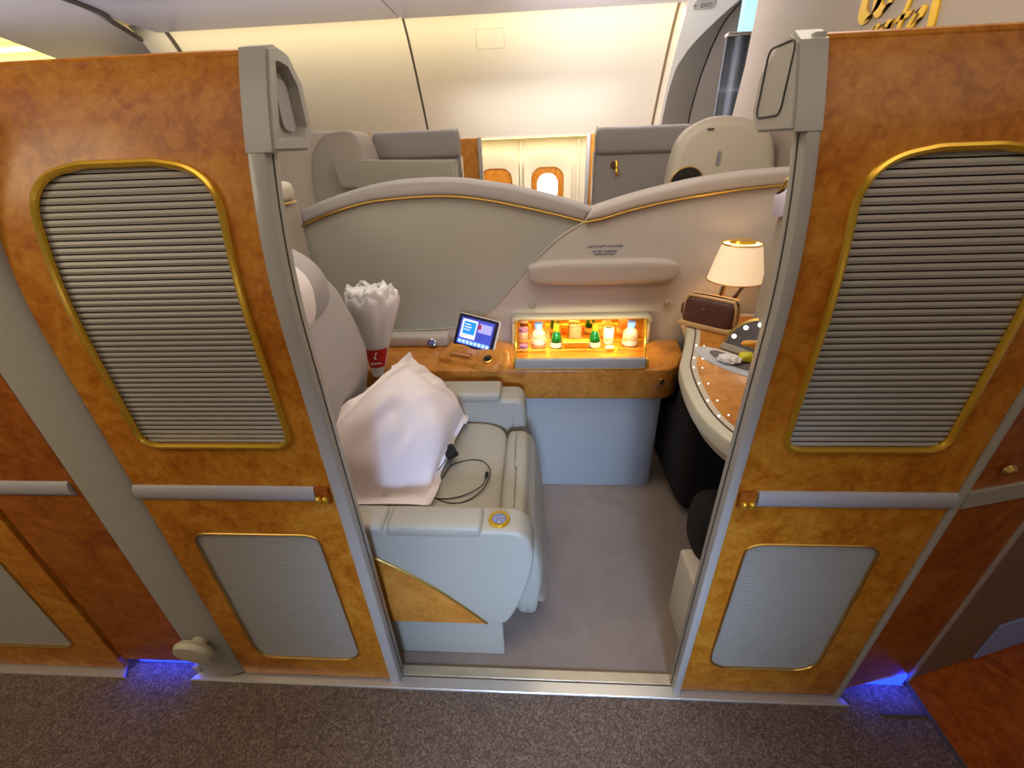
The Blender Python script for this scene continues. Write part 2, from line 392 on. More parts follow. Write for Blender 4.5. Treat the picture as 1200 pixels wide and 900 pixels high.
def door_panel(root, xa, xb, W1, W2, material, ztop=ZT, z0=0.02, strip=(0.709, 0.749)):
    K = lambda v: (lambda z: v)
    def segs(zm):
        for W in (W1, W2):
            if W and W.z0 < zm < W.z1: return [(K(xa), W.xl), (W.xr, K(xb))]
        if strip and strip[0] < zm < strip[1]: return [(K(xa), K(xb))]
        return [(K(xa), K(xb))]
    ex = []
    for W in (W1, W2):
        if W:
            ex += [W.z0, W.z1] + [W.z0 + W.rb * (1 - cos(pi / 2 * k / 5)) for k in range(6)] + [W.z1 - W.rt + W.rt * sin(pi / 2 * k / 16) ** 0.9 for k in range(17)]
    bm = B(); slab(bm, segs, z0, ztop, 0.0, 0.022, rows=zrows(z0, ztop, ex))
    # rounded cap on the top edge
    yt = prof(ztop)
    tube(bm, [(xa, yt + 0.011, ztop), (xb, yt + 0.011, ztop)], 0.011, 12)
    return obj('veneer_panel', bm, material, root, ang=25)

# ============================================================ STRUCTURE
bm = B(); bx(bm, (-5.2, -2.0, -0.05), (1.03, 0.70, 0.0)); struct('floor', bm, 'aisle', 'speckled grey brown aisle carpet in front of the open suite', smooth=False)
bm = B(); bx(bm, (1.03, -2.0, -0.05), (3.2, 1.2, 0.002)); struct('floor', bm, 'floorwood', 'glossy orange brown wood grain floor at the far right', smooth=False)
bm = B(); bx(bm, (-1.3, 0.70, -0.05), (1.02, 2.95, 0.0)); struct('floor', bm, 'suitecarpet', 'plain mauve grey carpet inside the suite', smooth=False)
bm = B(); bx(bm, (-5.2, 2.95, -0.05), (3.2, 5.2, 0.0)); struct('floor', bm, 'aisle', 'far aisle carpet beyond the neighbouring suite', smooth=False)
# cabin side wall with window reveals
bm = B(); bx(bm, (-5.2, 4.86, 0.0), (3.2, 4.95, 1.62)); struct('wall_back', bm, 'cream', 'cream cabin side wall behind the two round windows', smooth=False)
bm = B(); bx(bm, (-5.2, -1.75, 0.0), (3.2, -1.68, 1.6)); struct('wall_front', bm, 'cream', 'cream cabin wall on the photographer side', smooth=False)
# ceiling
bm = B(); bx(bm, (-0.985, -1.7, 2.23), (3.2, 3.96, 2.26), 0.006, 1); struct('ceiling', bm, 'ceil', 'pale lavender ceiling panel above the right part of the suite', smooth=False)
bm = B(); bx(bm, (-2.86, -1.7, 2.232), (-0.995, 3.96, 2.26), 0.006, 1); struct('ceiling', bm, 'ceil', 'pale lavender ceiling panel above the left part of the suite', smooth=False)
bm = B(); prism(bm, [(-3.6, -1.7), (-2.6, -1.7), (-2.72, 3.1), (-3.10, 4.08), (-3.25, 5.65), (-4.75, 5.65), (-4.38, 4.7), (-3.97, 3.8), (-3.75, 3.0)], 'z', 2.225, 2.25, 0.008, 1); struct('ceiling', bm, 'ceil', 'tapered pale ceiling panel at the upper left with a dark slot on its right edge', smooth=False)
bm = B(); t_ = smoothpath([(-2.62, 1.4, 2.222), (-2.74, 3.17, 2.222), (-2.90, 3.62, 2.222), (-3.09, 4.07, 2.222)], 6)
tube(bm, t_, 0.016, 6); struct('trim_1', bm, 'seam', 'dark slot between two ceiling panels at the upper left')
bm = B(); bx(bm, (-8.0, 5.70, 1.0), (-2.9, 5.73, 2.6)); bx(bm, (-8.0, 2.0, 2.6), (-2.9, 5.73, 2.62)); struct('wall_left', bm, 'cream', 'cream panel lit yellow beyond the tapered ceiling panel', smooth=False)
bm = B(); bx(bm, (-7.5, 5.50, 2.50), (-4.5, 5.60, 2.53)); t = thing('cove_light', 'yellow cove light strip at the upper left corner beyond the ceiling panel', 'light', (-6.0, 5.55, 2.5)); obj('diffuser', bm, 'cove', t, False)
area('left_ceiling_fill', (-3.6, 2.6, 1.75), (180, 0, 0), 1.6, 5, (0.93, 0.90, 1.0), 0.8)  # second unseen fill, added to lighten the left ceiling panel
area('left_cove_lamp', (-5.6, 5.2, 2.48), (42, 0, 0), 2.4, 22, (1.0, 0.80, 0.36), 0.5)
# curved upper side panels between ceiling and windows
def fus(s):   # fuselage inner curve (y,z), s 0 top .. 1 bottom
    y = 4.02 + 0.53 * s ** 0.75; z = 2.30 - 0.83 * s; return y, z
def side_panel(x0, x1, label):
    bm = B(); N = 16; pts = [fus(k / N) for k in range(N + 1)]
    poly = pts + [(y + 0.05, z + 0.01) for y, z in pts[::-1]]
    prism(bm, poly, 'x', x0, x1); return struct('wall_back', bm, 'cream', label)
side_panel(-0.99, 1.02, 'curved cream upper side panel above the windows with a small square hatch')
side_panel(-2.85, -1.01, 'curved cream upper side panel above the left grey shell')
side_panel(-3.12, -2.89, 'curved cream upper side panel hidden behind the left door top')
bm = B(); bx(bm, (-1.01, 4.08, 1.46), (-0.99, 4.70, 2.30)); pts = [fus(k / 12) for k in range(13)]
bm.free(); bm = B(); prism(bm, [(y + 0.012, z) for y, z in pts] + [(y + 0.04, z) for y, z in pts[::-1]], 'x', -1.012, -0.988); struct('trim_2', bm, 'seam', 'thin dark joint between the two upper side panels')
bm = B(); prism(bm, [(y - 0.004, z) for y, z in pts] + [(y + 0.05, z) for y, z in pts[::-1]], 'x', 1.022, 1.05); struct('trim_3', bm, mat('bronze_strip', srgb(128, 108, 80), 0.5), 'bronze coloured joint strip right of the upper side panel')
bm = B(); prism(bm, [(y - 0.002, z) for y, z in pts] + [(y + 0.05, z) for y, z in pts[::-1]], 'x', -2.885, -2.855); struct('trim_4', bm, 'seam', 'dark joint at the left end of the upper side panel')
# small hatch outline
bm = B(); h = []
for (x, s) in ((-0.47, .14), (-0.25, .14), (-0.25, .27), (-0.47, .27)):
    y, z = fus(s); h.append((x, y - 0.001, z))
tube(bm, h, 0.002, 5, closed=True); struct('trim_5', bm, mat('hatch_line', srgb(190, 180, 150), 0.6), 'faint outline of a square hatch in the upper side panel')
# underside cove closing panel
bm = B(); bx(bm, (-3.0, 4.545, 1.475), (1.05, 4.86, 1.490)); struct('trim_6', bm, 'cream', 'ledge under the curved side panel', smooth=False)
# ceiling cove glow strip above side panel
t = thing('cove_light', 'long yellow cove light along the ceiling edge above the side panels', 'light', (-0.9, 4.0, 2.27))
bm = B(); bx(bm, (-2.84, 3.975, 2.262), (1.0, 4.0, 2.275)); obj('diffuser', bm, 'cove', t, False)
t = thing('cove_light', 'yellow light strip above the two round windows', 'light', (-0.9, 4.7, 1.44))
bm = B(); bx(bm, (-1.6, 4.60, 1.462), (1.0, 4.66, 1.472)); obj('diffuser', bm, 'cove', t, False)

# side wall liners with windows
def win_unit(cx, n, label, frac):
    cz, w_, h_ = 1.09, 0.36, 0.44
    # wall liner face with opening is approximated by a raised reveal ring
    o = None
    bm = B(); t = bmesh.new()
    outer = rrect(cx - 0.235, cx + 0.235, cz - 0.30, cz + 0.245, 0.12, 8); inner = rrect(cx - 0.165, cx + 0.165, cz - 0.25, cz + 0.12, (0.1, 0.1, .11, .11), 8)
    vo = [t.verts.new((x, 4.80, z)) for x, z in outer]; vi = [t.verts.new((x, 4.835, z)) for x, z in inner]; vb = [t.verts.new((x, 4.862, z)) for x, z in outer]
    N = len(vo)
    for k in range(N):
        j = (k + 1) % N; t.faces.new((vo[k], vo[j], vi[j], vi[k])); t.faces.new((vb[k], vb[j], vo[j], vo[k]))
    bmesh.ops.recalc_face_normals(t, faces=t.faces[:]); merge(bm, t)
    root = obj('window_%d' % n, bm, 'cream'); root['kind'] = 'structure'; root['label'] = label; root['category'] = 'window'
    bm = B(); t = bmesh.new()
    hole = rrect(cx - 0.105, cx + 0.105, cz - 0.20, cz - 0.20 + frac, 0.098, 8)
    vi = [t.verts.new((x, 4.845, z)) for x, z in inner]; vh = [t.verts.new((x, 4.845, z)) for x, z in hole]; vh2 = [t.verts.new((x, 4.857, z)) for x, z in hole]
    for k in range(len(vi)):
        j = (k + 1) % len(vi); t.faces.new((vi[k], vi[j], vh[j], vh[k])); t.faces.new((vh[k], vh[j], vh2[j], vh2[k]))
    bmesh.ops.recalc_face_normals(t, faces=t.faces[:]); merge(bm, t); obj('burl_surround', bm, 'burl3', root)
    bm = B(); tube(bm, [(x, 4.84, z) for x, z in inner], 0.006, 6, closed=True); obj('gold_rim', bm, 'gold_soft', root)
    bm = B(); prism(bm, hole, 'y', 4.856, 4.859); obj('pane', bm, 'daylight', root, False)
win_unit(0.105, 1, 'round cabin window with a burl surround and bright daylight, beside the right door edge', 0.26)
win_unit(-0.42, 2, 'round cabin window with its burl shade down, left one of the two', 0.06)
for k, x in enumerate((-0.165, 0.41)):
    bm = B(); bx(bm, (x - 0.012, 4.815, 0.3), (x + 0.012, 4.862, 1.45), 0.01, 3); struct('trim_%d' % (7 + k), bm, 'cream', 'vertical cream rib beside a cabin window')
# near side windows (daylight source behind the photographer)
for k, x in enumerate((-1.9, -1.2, -0.5, 0.2, 0.9)):
    bm = B(); prism(bm, rrect(x - 0.13, x + 0.13, 0.95, 1.35, 0.12, 6), 'y', -1.675, -1.67); o = struct('window_%d' % (3 + k), bm, 'daylight_soft', 'bright window on the photographer side', smooth=False)

# ============================================================ DOORS AND AISLE WALL
W1L = Win(-0.793, -0.489, 0.857, 1.352, 0.075, 0.022); W2L = Win(-0.800, -0.500, 0.108, 0.602, 0.028, 0.05)
W1R = Win(0.453, 0.728, 0.853, 1.333, 0.080, 0.022); W2R = Win(0.444, 0.716, 0.134, 0.598, 0.028, 0.05)
def rounded_strip(bm, x0, x1, z0, z1, y, d):
    pts = [(y + 0.004, z0)] + [(y - d * sin(pi * k / 8), z0 + (z1 - z0) * (1 - cos(pi * k / 8)) / 2) for k in range(9)] + [(y + 0.004, z1)]
    prism(bm, pts[1:-1] if False else pts, 'x', x0, x1)
def sliding_door(label, xa, xb, W1, W2, mname, side):
    root = thing('sliding_door', label, 'door', ((xa + xb) / 2, 0.66, 0.0))
    door_panel(root, xa, xb, W1, W2, mname, ZT if side < 0 else 1.468)
    bm = shutter(W1, 0.0114 if side > 0 else 0.0104, 0.003, 0.010, 0.20); obj('upper_shutter', bm, ['slat', 'slat_gap'], root, ang=30)
    bm = shutter(W2, 0.0075, 0.003, 0.004, 0.12); obj('lower_shutter', bm, ['slat', mat('fine_slat_gap', srgb(132, 124, 112), 0.7)], root, ang=30)
    bm = B(); tube(bm, resample(W1.outline(-0.002, 0.003), 0.008), 0.0062, 8, closed=True); obj('gold_frame', bm, 'gold', root)
    bm = B(); tube(bm, resample(W2.outline(-0.0005, 0.001), 0.006), 0.0030, 8, closed=True); obj('gold_frame', bm, 'gold_soft', root)
    s = side
    # rubbing strip and twin gold latch
    bm = B()
    if s < 0: rounded_strip(bm, xa + 0.0, -0.470, 0.709, 0.749, 0.66, 0.009)
    else: rounded_strip(bm, 0.432, xb, 0.709, 0.749, 0.66, 0.009)
    obj('rubbing_strip', bm, 'leather2', root)
    lx = -0.4545 if s < 0 else 0.412
    bm = B(); bx(bm, (lx - 0.016, 0.652, 0.706), (lx + 0.016, 0.664, 0.750), 0.004, 2); la = obj('latch', bm, 'burl2', root)
    for d in (-0.0075, 0.0075):
        bm = B(); sq(bm, (lx + d, 0.648, 0.722), (0.013, 0.014, 0.018), 2.2, 6); obj('latch_button', bm, 'gold', la)
    # edge post with finger grip
    x0, x1 = (-0.432, -0.403) if s < 0 else (0.370, 0.390)
    bm = B(); post_prism(bm, x0, x1, 0.004, 1.488 if s < 0 else 1.478, -0.007, 0.040, 0.004)
    po = obj('edge_post', bm, 'grey', root, ang=40)
    xs = x1 if s < 0 else x0
    bm = B(); post_prism(bm, xs - 0.0012, xs + 0.0012, 0.02, 1.36, 0.012, 0.003); obj('seam', bm, 'grey_dark', po, False)
    # grip block
    bm = B(); zz = [1.362, 1.40, 1.44, 1.470, 1.497]
    poly = [(prof(z) - 0.008, z) for z in zz] + [(prof(1.497) + 0.016, 1.503), (0.815, 1.497), (0.842, 1.462), (0.842, 1.392), (0.815, 1.364)]
    if s > 0: poly = [(prof(z) - 0.008, z) for z in (1.362, 1.40, 1.44, 1.470)] + [(prof(1.47) + 0.016, 1.484), (0.795, 1.476), (0.842, 1.443), (0.842, 1.392), (0.815, 1.364)]
    gx0, gx1 = (-0.432, -0.388) if s < 0 else (0.350, 0.390)
    t = bmesh.new(); va = [t.verts.new((gx0, p[0], p[1])) for p in poly]; vb = [t.verts.new((gx1, p[0], p[1])) for p in poly]; n = len(poly)
    fa = t.faces.new(va); fb = t.faces.new(vb)
    for i in range(n): t.faces.new((va[i], va[(i + 1) % n], vb[(i + 1) % n], vb[i]))
    bmesh.ops.recalc_face_normals(t, faces=t.faces[:])
    face = fb if s < 0 else fa
    bmesh.ops.bevel(t, geom=list(face.edges), offset=0.004, segments=2, affect='EDGES')
    t.faces.ensure_lookup_table(); face = max((q for q in t.faces if abs(abs(q.normal.x) - 1) < 0.01 and (q.normal.x > 0) == (s < 0)), key=lambda q: q.calc_area())
    if s < 0:
        bmesh.ops.inset_region(t, faces=[face], thickness=0.016, depth=0.0)
        bmesh.ops.inset_region(t, faces=[face], thickness=0.004, depth=-0.016)
    merge(bm, t); g = obj('finger_grip', bm, 'grey', root, ang=30)
    xi = (gx1 - 0.013) if s < 0 else (gx0 + 0.0025)
    bm = B(); prism(bm, rrect(0.768, 0.806, 1.392, 1.462, 0.012, 4), 'x', xi - 0.002, xi + 0.002, 0.0); (obj('grip_pad', bm, 'leather2', g) if s < 0 else bm.free())
    if s > 0:
        pts = rrect(prof(1.43) + 0.012, 0.822, 1.384, 1.472, 0.012, 4)
        bm = B(); tube(bm, [(gx0 - 0.0005, y, z) for y, z in pts], 0.0016, 6, closed=True); obj('grip_outline', bm, 'grey_dark', g)
    return root
sliding_door('left half of the sliding suite door, burl wood with gold rimmed slatted window', -0.872, -0.432, W1L, W2L, 'burl', -1)
sliding_door('right half of the sliding suite door, burl wood with gold rimmed slatted window', 0.390, 0.800, W1R, W2R, 'burl', 1)
# left fixed column and wall
t = thing('wall_column', 'rounded grey column between left burl door and next burl panel', 'column', (-0.945, 0.66, 0))
bm = B(); pts = [(-1.015, 0.70)] + [(-0.9435 - 0.0715 * cos(pi * k / 12), 0.672 - 0.022 * sin(pi * k / 12)) for k in range(13)] + [(-0.872, 0.70)]
prism(bm, pts, 'z', 0.02, 1.46); obj('column_body', bm, 'leather', t)
bm = B(); mt = Matrix.Rotation(radians(98), 4, 'X')
lathe(bm, [(0, 0.0), (0.018, 0.0), (0.022, 0.012), (0.046, 0.020), (0.052, 0.030), (0.046, 0.042), (0.0, 0.046)], (-0.935, 0.652, 0.195), 28, mt)
obj('door_stop', bm, mat('ivory_rubber', srgb(200, 192, 162), 0.5), t)
def plain_panel(name, label, xa, xb, z0, z1, m, strip, W=None, y=0.675):
    root = thing(name, label, 'wall panel', ((xa + xb) / 2, y, 0))
    f = (lambda z: prof(z) + (y - 0.66)); K = lambda v: (lambda z: v)
    bm = B(); slab(bm, lambda zm: [(K(xa), W.xl), (W.xr, K(xb))] if (W and W.z0 < zm < W.z1) else [(K(xa), K(xb))], z0, z1, 0.0, 0.02, f, rows=zrows(z0, z1, ([W.z0, W.z1] + [W.z0 + W.rb * k / 6 for k in range(6)] + [W.z1 - W.rt * k / 6 for k in range(6)]) if W else ()))
    obj('veneer_panel', bm, m, root, ang=25)
    if strip:
        bm = B(); rounded_strip(bm, strip[0], strip[1], 0.709, 0.749, y, 0.009); obj('rubbing_strip', bm, 'leather2', root)
    if W:
        bm = shutter(W, 0.0075, 0.003 + y - 0.66, 0.004, 0.12); obj('lower_shutter', bm, ['slat', 'slat'], root)
        bm = B(); tube(bm, W.outline(y - 0.6605, 0.001), 0.003, 6, closed=True); obj('gold_frame', bm, 'gold_soft', root)
    return root
r_ = plain_panel('suite_wall', 'plain reddish burl wall panel above the blue floor light at the left', -1.246, -1.018, 0.055, 1.46, 'burl2', (-1.215, -1.03), None, 0.668)
bm = B(); bx(bm, (-1.252, 0.676, 0.03), (-1.247, 0.700, 1.46)); obj('shadow_gap', bm, 'grey_dark', r_, False)
plain_panel('suite_wall', 'burl wall panel with pale lower shutter at the far left edge', -2.1, -1.252, 0.02, 1.46, 'burl', None, Win(-2.0, -1.352, 0.122, 0.598, 0.03, 0.035), 0.66)
# right thin post and angled panel
t = thing('wall_post', 'thin grey vertical post right of the right burl door', 'post', (0.808, 0.66, 0))
bm = B(); post_prism(bm, 0.801, 0.814, 0.004, 1.455, -0.006, 0.012, 0.002); obj('post_body', bm, 'leather', t, ang=25)
A0 = Vector((0.816, 0.662)); A1 = Vector((1.035, 0.714)); DIR = (A1 - A0).normalized()
DIR2 = Vector((0.96, 0.28)).normalized()
def angled(bm, s0, s1, z0, z1, off, th, A=None, D=None):
    A = A or A0; D = D or DIR
    nrm = Vector((-D.y, D.x)); p = [A + D * s0 + nrm * off, A + D * s1 + nrm * off, A + D * s1 + nrm * (off + th), A + D * s0 + nrm * (off + th)]
    prism(bm, [tuple(q) for q in p], 'z', z0, z1)
t = thing('suite_wall', 'angled dark burl wall panel at the right with a small coat button', 'wall panel', (0.89, 0.69, 0))
bm = B(); angled(bm, 0, 0.218, 0.045, 1.45, 0, 0.02); obj('veneer_panel', bm, 'burl2', t, False)
bm = B(); angled(bm, 0.0, 0.220, 0.711, 0.750, -0.007, 0.01); obj('rubbing_strip', bm, 'leather', t, False)
bm = B(); c = A0 + DIR * 0.062; lathe(bm, [(0, -0.004), (0.011, -0.003), (0.013, 0.004), (0.006, 0.012), (0.0, 0.013)], (c.x, c.y - 0.004, 0.797), 18, Matrix.Rotation(radians(90), 4, 'X')); obj('coat_button', bm, 'gold_soft', t)
t = thing('wall_post', 'slanting brownish edge post right of the angled burl panel', 'post', (0.975, 0.72, 0))
bm = B(); angled(bm, 0.220, 0.232, 0.004, 1.45, -0.004, 0.01); obj('post_body', bm, 'plastic2', t, False)
t = thing('suite_wall', 'plain taupe wall panel beside the wood grain floor at the far right', 'wall panel', (1.3, 0.84, 0))
bm = B(); angled(bm, 0.012, 1.2, 0.004, 1.45, 0, 0.02, A1, DIR2); obj('panel', bm, mat('taupe_panel', srgb(130, 106, 80), 0.5), t, False)
bm = B(); angled(bm, 0.24, 0.9, 0.006, 0.16, -0.004, 0.01, A1, DIR2); obj('daylight_patch', bm, mat('painted_daylight', srgb(150, 175, 225), 0.4), t, False, label='pale blue plate standing in for daylight reflected on the taupe panel')  # thin plate, its pale blue colour imitates daylight reflected on the wall
# sills
def sill(label, x0, x1, mit0, mit1):
    t = thing('door_sill', label, 'sill', ((x0 + x1) / 2, 0.66, 0))
    bm = B(); prism(bm, [(x0, 0.640), (x1, 0.640), (x1 - mit1, 0.672), (x0 + mit0, 0.672)], 'z', 0.0, 0.010, 0.002, 1); obj('front_rail', bm, 'alu', t)
    return t
t = sill('long pale metal door track along the aisle carpet under the open door', -1.035, 0.835, 0.02, 0.02)
bm = B(); bx(bm, (-0.86, 0.676, 0.0), (0.79, 0.706, 0.007), 0.002, 1); obj('rear_rail', bm, mat('worn_brass_rail', srgb(196, 180, 150), 0.4, metal=0.4, var=0.12, vscale=14), t)
bm = B(); bx(bm, (-0.86, 0.670, 0.0), (0.79, 0.677, 0.003)); obj('track_slot', bm, 'seam', t, False)
for (x0, x1, y0, z1) in ((-1.035, -1.015, 0.66, 0.035),):
    bm = B(); bx(bm, (x0, y0, 0.0), (x1, 0.70, z1), 0.003, 1); obj('end_cap', bm, 'alu', t)
sill('pale metal track at the far left below the wall panel with pale shutter', -2.2, -1.240, 0, 0.02)
for (x0, x1, y, lab) in ((-1.235, -1.03, 0.690, 'blue glowing floor light under the plain burl panel at the left'), (0.845, 1.01, 0.700, 'blue glowing floor light at the foot of the angled right panel')):
    t = thing('floor_light', lab, 'light', ((x0 + x1) / 2, y, 0.0))
    bm = B(); bx(bm, (x0, y, 0.003), (x1, y + 0.012, 0.05)); obj('housing', bm, 'blue_led', t, False)
    area('floor_led', ((x0 + x1) / 2, y - 0.02, 0.052), (25, 0, 0), 0.18, 0.22, (0.02, 0.06, 1.0), 0.03)
bm = B(); bx(bm, (0.905, 0.622, 0.0), (1.02, 0.632, 0.006), 0.002, 1); tag(obj('floor_bar', bm, 'seam'), 'small dark metal bar lying across the carpet edge at lower right', 'bar')
bm = B(); prism(bm, [(1.024, 0.30), (1.034, 0.30), (1.034, 0.715), (1.024, 0.715)], 'z', 0, 0.004); struct('trim_9', bm, 'seam', 'dark edge between aisle carpet and wood grain floor', smooth=False)
bm = B(); sq(bm, (1.14, 0.475, 0.022), (0.11, 0.06, 0.036), 4, 6); tag(obj('red_pouch', bm, 'red'), 'small red object at the bottom right corner on the wood grain floor', 'pouch')

# ============================================================ SUITE SHELL
GL = [(-0.963, 1.114), (-0.85, 1.152), (-0.75, 1.178), (-0.661, 1.195), (-0.52, 1.206), (-0.376, 1.208), (-0.27, 1.200), (-0.17, 1.184), (-0.05, 1.158), (0.08, 1.127), (0.185, 1.099)]
TL = [(-0.955, 1.172), (-0.80, 1.222), (-0.613, 1.262), (-0.438, 1.272), (-0.30, 1.267), (-0.234, 1.258), (-0.12, 1.240), (-0.032, 1.219), (0.06, 1.196), (0.138, 1.173), (0.215, 1.147)]
GR = [(0.185, 1.099), (0.26, 1.112), (0.376, 1.142), (0.571, 1.177), (0.75, 1.198), (0.956, 1.213)]
TR = [(0.205, 1.142), (0.306, 1.172), (0.40, 1.196), (0.5, 1.217), (0.60, 1.236), (0.719, 1.251), (0.85, 1.262), (0.97, 1.266)]
def sp2(p, n=5): return [(q.x, q.y) for q in smoothpath([(a, b, 0) for a, b in p], n)]
part = thing('suite_partition', 'wavy topped grey partition with gold line behind the seat and minibar', 'partition', (0, 1.83, 0))
bm = B(); prism(bm, [(-0.97, 0.0), (0.19, 0.0)] + sp2(GL)[::-1], 'y', 1.803, 1.88); obj('left_panel', bm, 'partition', part, ang=20)
bm = B(); prism(bm, sp2(GL) + sp2(TL)[::-1], 'y', 1.792, 1.915, 0.016, 4); obj('left_cap', bm, 'leather2', part, ang=50)
ARC = [(0.185, 1.099), (0.10, 1.050), (0.036, 0.998), (-0.04, 0.925), (-0.113, 0.840), (-0.17, 0.775), (-0.234, 0.722), (-0.31, 0.680), (-0.40, 0.662), (-0.52, 0.656), (-0.66, 0.654), (-0.80, 0.652)]
bm = B(); prism(bm, [(-0.80, 0.30), (0.55, 0.30), (0.55, 0.0), (0.97, 0.0)] + sp2(GR)[::-1] + sp2(ARC)[1:], 'y', 1.790, 1.88, 0.004, 2); obj('right_panel', bm, 'partition2', part, ang=30)
bm = B(); prism(bm, sp2(GR) + sp2(TR)[::-1], 'y', 1.778, 1.915, 0.016, 4); obj('right_cap', bm, 'partition2', part, ang=50)
bm = B(); tube(bm, [(x, 1.792, z) for x, z in sp2(ARC)], 0.0045, 6); obj('piping', bm, 'leather', part)
bm = B(); tube(bm, [(x, 1.794, z) for x, z in sp2(GL)], 0.0045, 8); obj('gold_line', bm, 'gold_soft', part)
bm = B(); tube(bm, [(x, 1.781, z) for x, z in sp2(GR)], 0.0045, 8); obj('gold_line', bm, 'gold_soft', part)
bm = B(); sq(bm, (0.262, 1.775, 0.908), (0.605, 0.075, 0.098), 4.5, 14, fn=lambda q, v: Vector((v.x, v.y, v.z))); obj('bolster', bm, 'partition2', part, ang=60)
for x in (-0.024, 0.553):
    bm = B(); lathe(bm, [(0, 0.010), (0.007, 0.010), (0.008, 0.013), (0.013, 0.012), (0.016, 0.006), (0.016, 0)], (x, 1.79, 0.762), 20, Matrix.Rotation(radians(90), 4, 'X')); obj('knob', bm, 'leather', part)
M_ = lambda x, y, z: Matrix.Translation((x, y, z)) @ FACE_NEG_Y
bm = text_bm('\u0633\u062a\u0631\u0629 \u0627\u0644\u0646\u062c\u0627\u0629 \u062a\u062d\u062a \u0627\u0644\u0645\u0642\u0639\u062f', 0.0115, M_(0.272, 1.789, 1.008))
for s_, z_ in (('LIFE VEST UNDER SEAT', 0.986), ('FASTEN SEAT BELT', 0.974)):
    b2 = text_bm(s_, 0.0098, M_(0.272, 1.789, z_)); merge(bm, b2)
obj('placard_text', bm, 'ink', part, False)
# rear suite wall (behind the seat) and front wall
t = thing('rear_shell', 'grey suite rear wall with rounded cap and gold line behind the seat back', 'wall panel', (-0.99, 1.2, 0))
bm = B(); bx(bm, (-1.015, 0.71, 0.0), (-0.955, 1.785, 1.205), 0.004, 1); obj('panel', bm, 'plastic2', t)
bm = B(); bx(bm, (-1.03, 0.80, 1.212), (-0.935, 1.772, 1.283), 0.026, 4); obj('cap', bm, 'plastic', t, ang=50)
bm = B(); tube(bm, [(-0.943, 0.80, 1.209), (-0.943, 1.765, 1.209)], 0.004, 8); obj('gold_line', bm, 'gold_soft', t)
t = thing('front_shell', 'beige suite front wall behind the side desk', 'wall panel', (0.96, 1.2, 0))
bm = B(); bx(bm, (0.94, 0.71, 0.0), (0.99, 1.785, 1.25), 0.01, 2); obj('panel', bm, 'partition2', t)

# ============================================================ SIDE CONSOLE
con = thing('side_console', 'burl topped side console with pale blue grey base along the partition', 'console', (0.0, 1.65, 0))
XY = [(-0.80, 1.50), (-0.10, 1.495), (0.455, 1.488), (0.505, 1.494), (0.545, 1.525), (0.60, 1.64), (0.615, 1.785), (-0.80, 1.785)]
bm = B(); prism(bm, XY, 'z', 0.466, 0.600, 0.010, 3); obj('burl_top', bm, 'burl3', con, ang=40)
bm = B(); prism(bm, [(-0.80, 1.515), (0.47, 1.508), (0.50, 1.53), (0.505, 1.785), (-0.80, 1.785)], 'z', 0.0, 0.466, 0.004, 2); obj('base', bm, mat('blue_grey_base', srgb(164, 163, 158), 0.5), con, ang=40)
bm = B(); lathe(bm, [(0, 0.004), (0.010, 0.004), (0.013, 0.003), (0.014, 0.0)], (0.477, 1.489, 0.545), 20, Matrix.Rotation(radians(90), 4, 'X')); so = obj('socket', bm, 'gold_soft', con)
for d in (-0.004, 0.004):
    bm = B(); lathe(bm, [(0, 0.005), (0.002, 0.005), (0.002, 0.0)], (0.477, 1.487, 0.545 + d), 8, Matrix.Rotation(radians(90), 4, 'X')); obj('socket_hole', bm, 'black', so)
for z in (0.385, 0.215):
    bm = B(); bx(bm, (0.500, 1.535, z - 0.03), (0.512, 1.575, z + 0.03), 0.004, 1); obj('power_outlet', bm, 'black', con)
bm = B(); bx(bm, (-0.56, 1.55, 0.598), (-0.558, 1.72, 0.6006)); obj('inlay_line', bm, 'burl2', con, False)
bm = B(); bx(bm, (-0.80, 1.722, 0.598), (-0.395, 1.79, 0.656), 0.016, 4); obj('ledge_pad', bm, 'partition2', con, ang=60)
# dial on ledge
bm = B(); lathe(bm, [(0, 0.008), (0.012, 0.008), (0.015, 0.012), (0.021, 0.010), (0.024, 0.0)], (-0.468, 1.725, 0.622), 8, Matrix.Rotation(radians(62), 4, 'X')); d_ = obj('seat_dial', bm, 'chrome', con)
bm = B(); lathe(bm, [(0, 0.0115), (0.011, 0.0115), (0.012, 0.008)], (-0.468, 1.725, 0.622), 8, Matrix.Rotation(radians(62), 4, 'X')); obj('dial_face', bm, mat('violet_face', srgb(110, 100, 170), 0.3), d_)
# control dock, turned towards the seat
Rd = Matrix.Translation((-0.262, 1.60, 0.60)) @ Matrix.Rotation(-0.413, 4, 'Z')
t = bmesh.new(); bm = B()
sect = [(-0.085, 0.0), (-0.078, 0.018), (0.0, 0.040), (0.012, 0.048), (0.045, 0.052), (0.06, 0.046), (0.065, 0.0)]
secs = []
for k in range(17):
    u = -0.155 + 0.31 * k / 16; e = max(0, 1 - (abs(u) / 0.155) ** 5) ** 0.4
    notch = 1.0 - 0.22 * math.exp(-((u) / 0.035) ** 2)
    secs.append([t.verts.new((u, y * (0.55 + 0.45 * e), z * e * (notch if 0.0 < y < 0.06 else 1))) for y, z in sect])
for a, b in zip(secs, secs[1:]):
    for i in range(len(sect) - 1): t.faces.new((a[i], b[i], b[i + 1], a[i + 1]))
bmesh.ops.recalc_face_normals(t, faces=t.faces[:]); merge(bm, t, Rd); dock = obj('control_dock', bm, 'burl3', con, ang=50)
RdF = Rd @ Matrix.Translation((-0.035, -0.045, 0.030)) @ Matrix.Rotation(radians(16), 4, 'X')
bm = B(); bx(bm, (-0.052, -0.015, -0.004), (0.052, 0.015, 0.0025), 0.003, 1); bmesh.ops.transform(bm, matrix=RdF, verts=bm.verts); pl_ = obj('button_plate', bm, 'gold_soft', dock)
